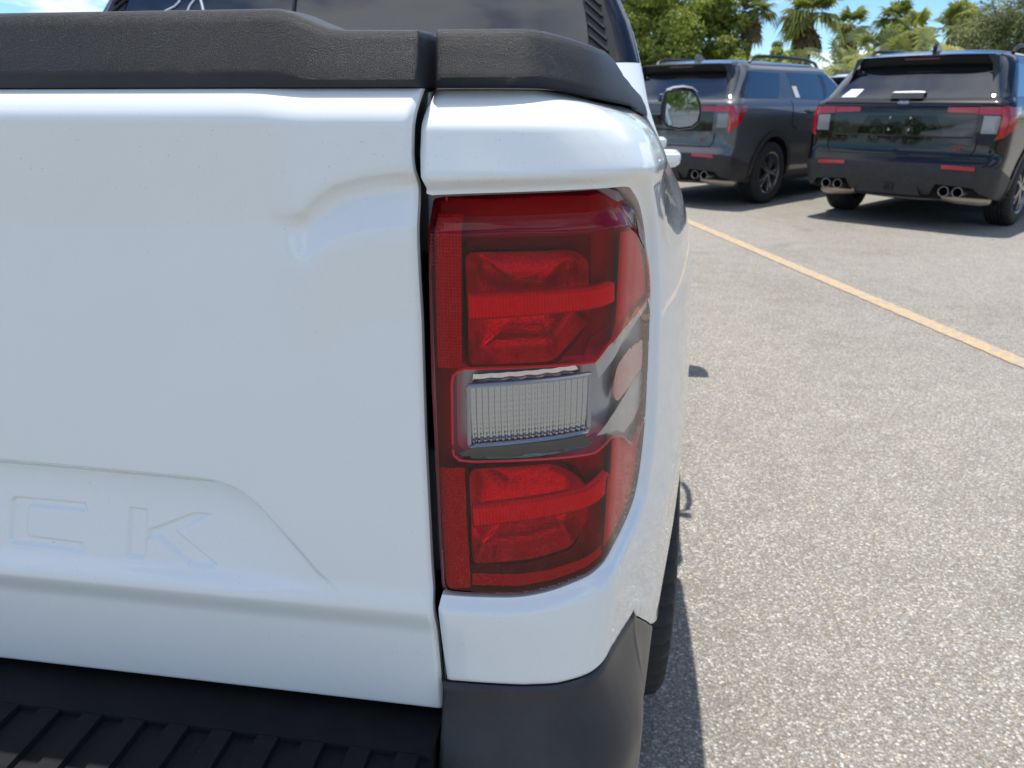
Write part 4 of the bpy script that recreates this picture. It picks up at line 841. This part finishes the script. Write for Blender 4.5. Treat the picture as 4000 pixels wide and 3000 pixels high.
    m_ = MB().prism([(-.33, .345), (.33, .345), (.27, .475), (-.27, .475)], lambda a, b, d: (a, .022+d, b), .04); df = sb_(m_, 'diffuser', 'black_trim', smooth=False); m_ = MB().box((-.05, -.002, .375), (.05, .06, .45), .008); hb = sb_(m_, 'tow_hitch', 'suv_plastic', df); m_ = MB().box((-.032, -.006, .388), (.032, .02, .438)); sb_(m_, 'hitch_bore', 'dark_void', hb, smooth=False)
    sb_(MB().tube([(-.5, .5, .30), (0, .55, .27), (.5, .5, .29)], .03, 8), 'exhaust_pipe', 'steel'); sb_(MB().tube([(-.1, .35, .29), (.15, .35, .285), (.35, .38, .29)], .018, 8), 'exhaust_pipe', 'steel')
    for cy in (1.08, 4.10):
        for sg in (1, -1): wheel('wheel', (sg*.865, cy, .392), .392, .262, sg, root, sb_, 'rim_dark', 5)
    m_ = MB(); m_.box((-.72, .30, .30), (.72, 4.7, .70)); m_.box((-.92, 1.62, .26), (.92, 3.55, .5)); sb_(m_, 'underbody', 'dark_void', smooth=False)
    for sg in (1, -1):
        for cy in (1.08, 4.10):
            m_ = MB(); V = []; n = 20
            for a in np.linspace(R(185), R(-5), n): V += [(sg*.70, cy+.47*math.cos(a), .39+.47*math.sin(a)), (sg*.975, cy+.47*math.cos(a), .39+.47*math.sin(a))]
            m_.add(V, [(2*i, 2*i+1, 2*i+3, 2*i+2) for i in range(n-1)]); sb_(m_, 'wheel_arch_liner', 'dark_void')
    for sg in (1, -1):
        m_ = MB(); m_.box((min(sg*.99, sg*1.16), 3.30, 1.20), (max(sg*.99, sg*1.16), 3.42, 1.36), .03); sb_(m_, 'door_mirror', paint)
        for hy in (1.85, 2.78):
            m_ = MB().tube([(sg*.978, hy, 1.150), (sg*1.02, hy+.04, 1.152), (sg*1.02, hy+.18, 1.152), (sg*.978, hy+.22, 1.150)], .016, 6); sb_(m_, 'door_handle', paint)
        for y_ in (1.50, 2.48): sb_(MB().tube([(lambda p: (sg*(p[0]+.001), p[1], p[2]))(st.P(np.array([S(y_+(.14 if (z < .95 and y_ < 2) else 0), z)[0]]), np.array([S(y_, z)[1]]))[0]) for z in np.linspace(.45 if y_ > 2 else .9, 1.27, 12)], .005, 5), 'door_seam', 'dark_void')
    if extra: extra(root, st, rear, sb_, R_)
    return root
def black_extra(root, st, rear, sb_, R_):
    m_ = MB().prism([(-.71, 1.305), (-.545, 1.305), (-.50, 1.385), (-.64, 1.385)], lambda a, b, d: tuple(rear(a, b, .007-d)), .002); sb_(m_, 'window_sticker', 'paper_white', R_['rear_window'][0], smooth=False)
def grey_extra(root, st, rear, sb_, R_):
    P = lambda y, z, d: (lambda p: (p[0]+.006-d, p[1], p[2]))(st.P(np.array([st.side(y, z)[0]]), np.array([st.side(y, z)[1]]))[0])
    m_ = MB().prism([(1.64, 1.31), (1.76, 1.31), (1.72, 1.45), (1.60, 1.45)], lambda a, b, d: P(a, b, d), .002); sb_(m_, 'window_sticker', 'paper_white', R_['door_window'][0], smooth=False)
make_suv('parked_suv', (2.739, 8.587), R(-38.1), 'black_paint', 'glossy black SUV with a white sticker on its rear window', extra=black_extra)
make_suv('parked_suv', (0.40, 10.14), R(-38.1), 'grey_paint', 'dark grey SUV parked beside the black one', extra=grey_extra)
wc = at_dist(3300, 400, 15.8)
make_suv('parked_suv', (wc[0], wc[1]), R(-40), 'suv_white_paint', 'white SUV parked beyond the black and grey ones', detail=False)
# ---------------------------------------------------------------- vegetation
rng = np.random.default_rng(7)
def set_tint(o, vals):
    a = o.data.attributes.new('tint', 'FLOAT', 'POINT'); a.data.foreach_set('value', np.asarray(vals, np.float32))
def leaves(name, centres, normals, size, tint, m, parent, aspect=.5):
    n = len(centres); sz = size*rng.uniform(.65, 1.35, n)[:, None]; nrm = normals/np.maximum(np.linalg.norm(normals, axis=1), 1e-6)[:, None]
    r_ = rng.normal(size=(n, 3)); a = np.cross(nrm, r_); a /= np.maximum(np.linalg.norm(a, axis=1), 1e-6)[:, None]; b = np.cross(nrm, a)
    V = np.stack([centres-a*sz, centres+b*sz*aspect+nrm*sz*.15, centres+a*sz, centres-b*sz*aspect+nrm*sz*.15], 1).reshape(-1, 3)
    F = np.arange(4*n).reshape(n, 4); me = bpy.data.meshes.new(name); me.vertices.add(4*n); me.vertices.foreach_set('co', V.astype(np.float32).ravel()); me.loops.add(4*n); me.loops.foreach_set('vertex_index', F.astype(np.int32).ravel()); me.polygons.add(n); me.polygons.foreach_set('loop_start', np.arange(0, 4*n, 4, dtype=np.int32)); me.polygons.foreach_set('loop_total', np.full(n, 4, np.int32)); me.update(calc_edges=True); me.validate()
    o = bpy.data.objects.new(name, me); col.objects.link(o); me.materials.append(MATS[m]); o.parent = parent; set_tint(o, np.repeat(tint, 4)); return o
def tree(name, label, px, D, zlo, zhi, wd, m, nclump=46, nleaf=260, leaf=.085, barkm='bark', cat='tree', trunk=True, aspect=.5, group=None):
    p = at_dist(px, 400, D); root = empty(name, (p[0], p[1], 0)); tag(root, label, cat, group); h = zhi-zlo; cz = (zlo+zhi)/2
    cs = []; 
    while len(cs) < nclump:
        q = rng.uniform(-1, 1, 3)
        if .25 < np.linalg.norm(q) < 1: cs.append(q)
    cs = np.array(cs)*np.array([wd/2, wd/2, h/2])*rng.uniform(.75, 1.05, (nclump, 1))+np.array([0, 0, cz])
    C = []; N = []; T_ = []
    for c in cs:
        rad = rng.uniform(.10, .20)*min(wd, h*1.3)*.95; k = int(nleaf*rng.uniform(.6, 1.3)); d = rng.normal(size=(k, 3)); d /= np.linalg.norm(d, axis=1)[:, None]; r_ = rad*rng.uniform(.35, 1.0, (k, 1))**.6; pts = c+d*r_*np.array([1, 1, .75])
        C.append(pts); N.append(d+np.array([0, 0, .5])+rng.normal(size=(k, 3))*.5); T_.append(np.clip(rng.normal(.45, .22, k)+rng.normal(0, .14), 0, 1))
    C = np.vstack(C); C[:, 2] = np.maximum(C[:, 2], .05); leaves('crown', C, np.vstack(N), leaf, np.concatenate(T_), m, root, aspect)
    if trunk:
        m_ = MB(); b0 = Vector((0, 0, -.05)); pts = [b0, Vector((.05, .03, zlo*.6)), Vector((-.04, .06, cz*.8)), Vector((.02, 0, cz+h*.2))]; r0 = .035*wd; m_.tube(pts, [r0*1.25, r0, r0*.7, r0*.25], 9)
        for k in range(7):
            t = cs[rng.integers(len(cs))]; s0 = pts[1].lerp(pts[3], rng.uniform(.1, .7)); m_.tube([s0, s0.lerp(Vector(t), .5)+Vector((0, 0, .1)), Vector(t)], [r0*.45, r0*.28, r0*.08], 6)
        m_.build('trunk', barkm, root)
    return root
def frond(o0, az, el, plen, blade, nl, droop):
    """petiole plus a fan of leaflets; returns verts, faces"""
    d = np.array([math.cos(az)*math.cos(el), math.sin(az)*math.cos(el), math.sin(el)]); side = np.array([-math.sin(az), math.cos(az), 0]); up = np.cross(d, side)*-1
    V = []; F = []; p1 = o0+d*plen*.55; p2 = o0+d*plen+np.array([0, 0, -droop*plen*.18]); w_ = .018
    V += [o0-side*w_, o0+side*w_, p1+side*w_*.8, p1-side*w_*.8, p2+side*w_*.6, p2-side*w_*.6]; F += [(0, 1, 2, 3), (3, 2, 4, 5)]
    d2 = p2-p1; d2 /= np.linalg.norm(d2); up2 = np.cross(side, d2); 
    if up2[2] < 0: up2 = -up2
    for i in range(nl):
        a = -2.05+4.1*i/(nl-1)+rng.normal(0, .03); L = blade*(1-.22*abs(a)/2.05)*rng.uniform(.85, 1.08); dr = math.cos(a)*d2+math.sin(a)*side; mid = p2+dr*L*.55+up2*L*.10*(1-abs(a)/2.3); tip = p2+dr*L+np.array([0, 0, -droop*L*rng.uniform(.25, .6)]); wn_ = np.cross(dr, up2); wl_ = blade*.062
        k = len(V); V += [p2-wn_*.006, p2+wn_*.006, mid+wn_*wl_-up2*wl_*.5, mid+up2*wl_*.25, mid-wn_*wl_-up2*wl_*.5, tip]; F += [(k, k+1, k+2, k+3), (k, k+3, k+4), (k+3, k+2, k+5), (k+4, k+3, k+5)]
    return V, F
def palm(label, px, ypx, D, crown=1.25, nf=34, nd_=26, tint=.5, dead=True, m='palm_green', lean=(0, 0), name='fan_palm', base_z=0.0):
    p = at_dist(px, ypx, D); root = empty(name, (p[0]-lean[0], p[1]-lean[1], 0)); tag(root, label, 'palm tree', 'fan palms behind the parked cars'); H = float(p[2]); top = np.array([lean[0], lean[1], H])
    V = []; F = []; tn = []
    for k in range(nf):
        el = rng.uniform(-.55, 1.35); az = rng.uniform(0, 2*math.pi); v, f = frond(top+np.array([0, 0, rng.uniform(-.12, .12)]), az, el, crown*rng.uniform(.42, .60), crown*rng.uniform(.50, .66), 17, .55+.5*(el < .3)); k0 = len(V); V += v; F += [tuple(i+k0 for i in q) for q in f]; tn += [float(np.clip(tint+rng.normal(0, .2)+.10*el, 0, 1))]*len(v)
    o = mk('crown', V, F, m, root, smooth=False); set_tint(o, tn)
    if dead:
        V = []; F = []; tn = []
        for k in range(nd_):
            az = rng.uniform(0, 2*math.pi); v, f = frond(top+np.array([0, 0, -.15-rng.uniform(0, .35)]), az, rng.uniform(-1.35, -.85), crown*rng.uniform(.32, .5), crown*rng.uniform(.38, .55), 11, .5); k0 = len(V); V += v; F += [tuple(i+k0 for i in q) for q in f]; tn += [float(rng.uniform(.1, 1))]*len(v)
        o = mk('dead_fronds', V, F, 'palm_dead', root, smooth=False); set_tint(o, tn)
    m_ = MB(); zs = np.linspace(0, H, 26); r0 = .11; pts = [(lean[0]*(z/H)**2, lean[1]*(z/H)**2, z) for z in zs]; rad = [r0*(1.25-.35*z/H)*(1.0+.10*(-1)**i)+(.10 if z > H-.7 else 0)*(1-(H-z)/.7) for i, z in enumerate(zs)]; m_.tube(pts, rad, 11); m_.build('trunk', 'palm_bark', root)
    return root
def palmetto(label, px, D, H, wd, n=60, m='palmetto'):
    p = at_dist(px, 400, D); root = empty('palmetto_shrub', (p[0], p[1], 0)); tag(root, label, 'shrub', 'palmetto shrubs behind the parked cars'); V = []; F = []; tn = []
    for k in range(n):
        b0 = np.array([rng.normal(0, wd*.26), rng.normal(0, wd*.22), rng.uniform(0.02, H*.62)]); v, f = frond(b0, rng.uniform(0, 6.28), rng.uniform(.2, 1.3), H*rng.uniform(.18, .30), rng.uniform(.42, .68), 15, .5); k0 = len(V); V += v; F += [tuple(i+k0 for i in q) for q in f]; tn += [float(np.clip(rng.normal(.5, .28), 0, 1))]*len(v)
    o = mk('fronds', V, F, m, root, smooth=False); set_tint(o, tn)
    m_ = MB()
    for k in range(7): a = rng.uniform(0, 6.28); m_.tube([(0, 0, -.02), (math.cos(a)*wd*.15, math.sin(a)*wd*.15, H*.35), (math.cos(a)*wd*.28, math.sin(a)*wd*.28, H*.6)], [.07, .05, .03], 6)
    m_.build('stems', 'palm_bark', root)
# px are photo columns, D metres from the camera
tree('broadleaf_tree', 'tall dark green broadleaf tree beside the truck cab', 2520, 27, .7, 5.9, 3.8, 'leaf_dark', 60, 300)
tree('broadleaf_tree', 'tall spreading green tree between the cab and the slender palm', 2720, 31, .9, 5.8, 3.3, 'leaf_dark', 60, 300)
tree('broadleaf_tree', 'lower rounded green tree just left of the slender palm trunk', 2855, 30, .3, 3.35, 2.5, 'leaf_dark', 40, 260)
tree('broadleaf_tree', 'far dark tree showing between the two slender palms', 3065, 48, 1.0, 5.0, 2.6, 'leaf_olive', 36, 220)
tree('bush', 'bright yellow green bush between the palm trunks', 3030, 28, .05, 3.0, 2.1, 'leaf_yellow', 46, 280, .08, cat='bush')
tree('broadleaf_tree', 'grey green fine leaved tree above the black SUV', 3950, 26, .8, 5.1, 3.9, 'leaf_olive', 80, 420, .055, aspect=.32)
tree('bush', 'low dark hedge bush behind the grey SUV roof', 2620, 25, .05, 2.3, 3.4, 'leaf_dark', 36, 240, .08, cat='bush', trunk=False)
tree('bush', 'low olive bush under the cluster of palms', 3560, 33, .05, 2.9, 4.6, 'leaf_olive', 44, 260, .08, cat='bush', trunk=False)
palm('slender fan palm with a drooping crown beside the green trees', 2945, 40, 31, 0.98, 30, 22, .35, lean=(.1, 0))
palm('tall fan palm with a shaggy brown skirt beside the yellow green bush', 3170, 54, 31, 1.17, 40, 34, .55)
palm('short fan palm above the pale palmetto shrub', 3325, 102, 36, 0.88, 30, 26, .45)
palm('fan palm with tan dead fronds in the middle of the palm cluster', 3500, 76, 36, 0.92, 32, 34, .35)
palm('yellowish fan palm standing in front of the palm cluster', 3575, 112, 32, 0.76, 30, 20, .9)
palm('fan palm leaning towards the fine leaved tree', 3735, 100, 31, 0.82, 32, 24, .5)
palm('fan palm half hidden by the fine leaved tree', 3800, 92, 35, 0.92, 30, 16, .6)
palmetto('pale grey green palmetto shrub between the two SUVs', 3315, 26, 3.63, 3.30, 128)
palmetto('yellowish palmetto shrub behind the black SUV roof', 3520, 27, 3.30, 2.86, 96)
palmetto('spiky palmetto shrub under the leaning palm', 3720, 26, 3.43, 2.86, 96)
palmetto('tan and green palmetto shrub below the shaggy palm', 3215, 24, 2.77, 2.20, 73)

# a far wood all round the car park, low on the horizon
def far_wood():
    C = []; N = []; T_ = []
    for a in np.linspace(R(0), R(360), 170):
        D = rng.uniform(60, 80); h = rng.uniform(3.0, 5.5); c = np.array([D*math.cos(a), D*math.sin(a), 0]); k = 420; d = rng.normal(size=(k, 3)); d /= np.linalg.norm(d, axis=1)[:, None]
        C.append(c+d*np.array([2.4, 2.4, h/2])*rng.uniform(.6, 1, (k, 1))+np.array([0, 0, h/2])); N.append(d); T_.append(np.clip(rng.normal(.4, .25, k), 0, 1))
    C = np.vstack(C); C[:, 2] = np.maximum(C[:, 2], .1); o = leaves('far_wood', C, np.vstack(N), .26, np.concatenate(T_), 'leaf_dark', None); tag(o, 'distant wood around the car park', 'trees', kind='stuff')
far_wood()
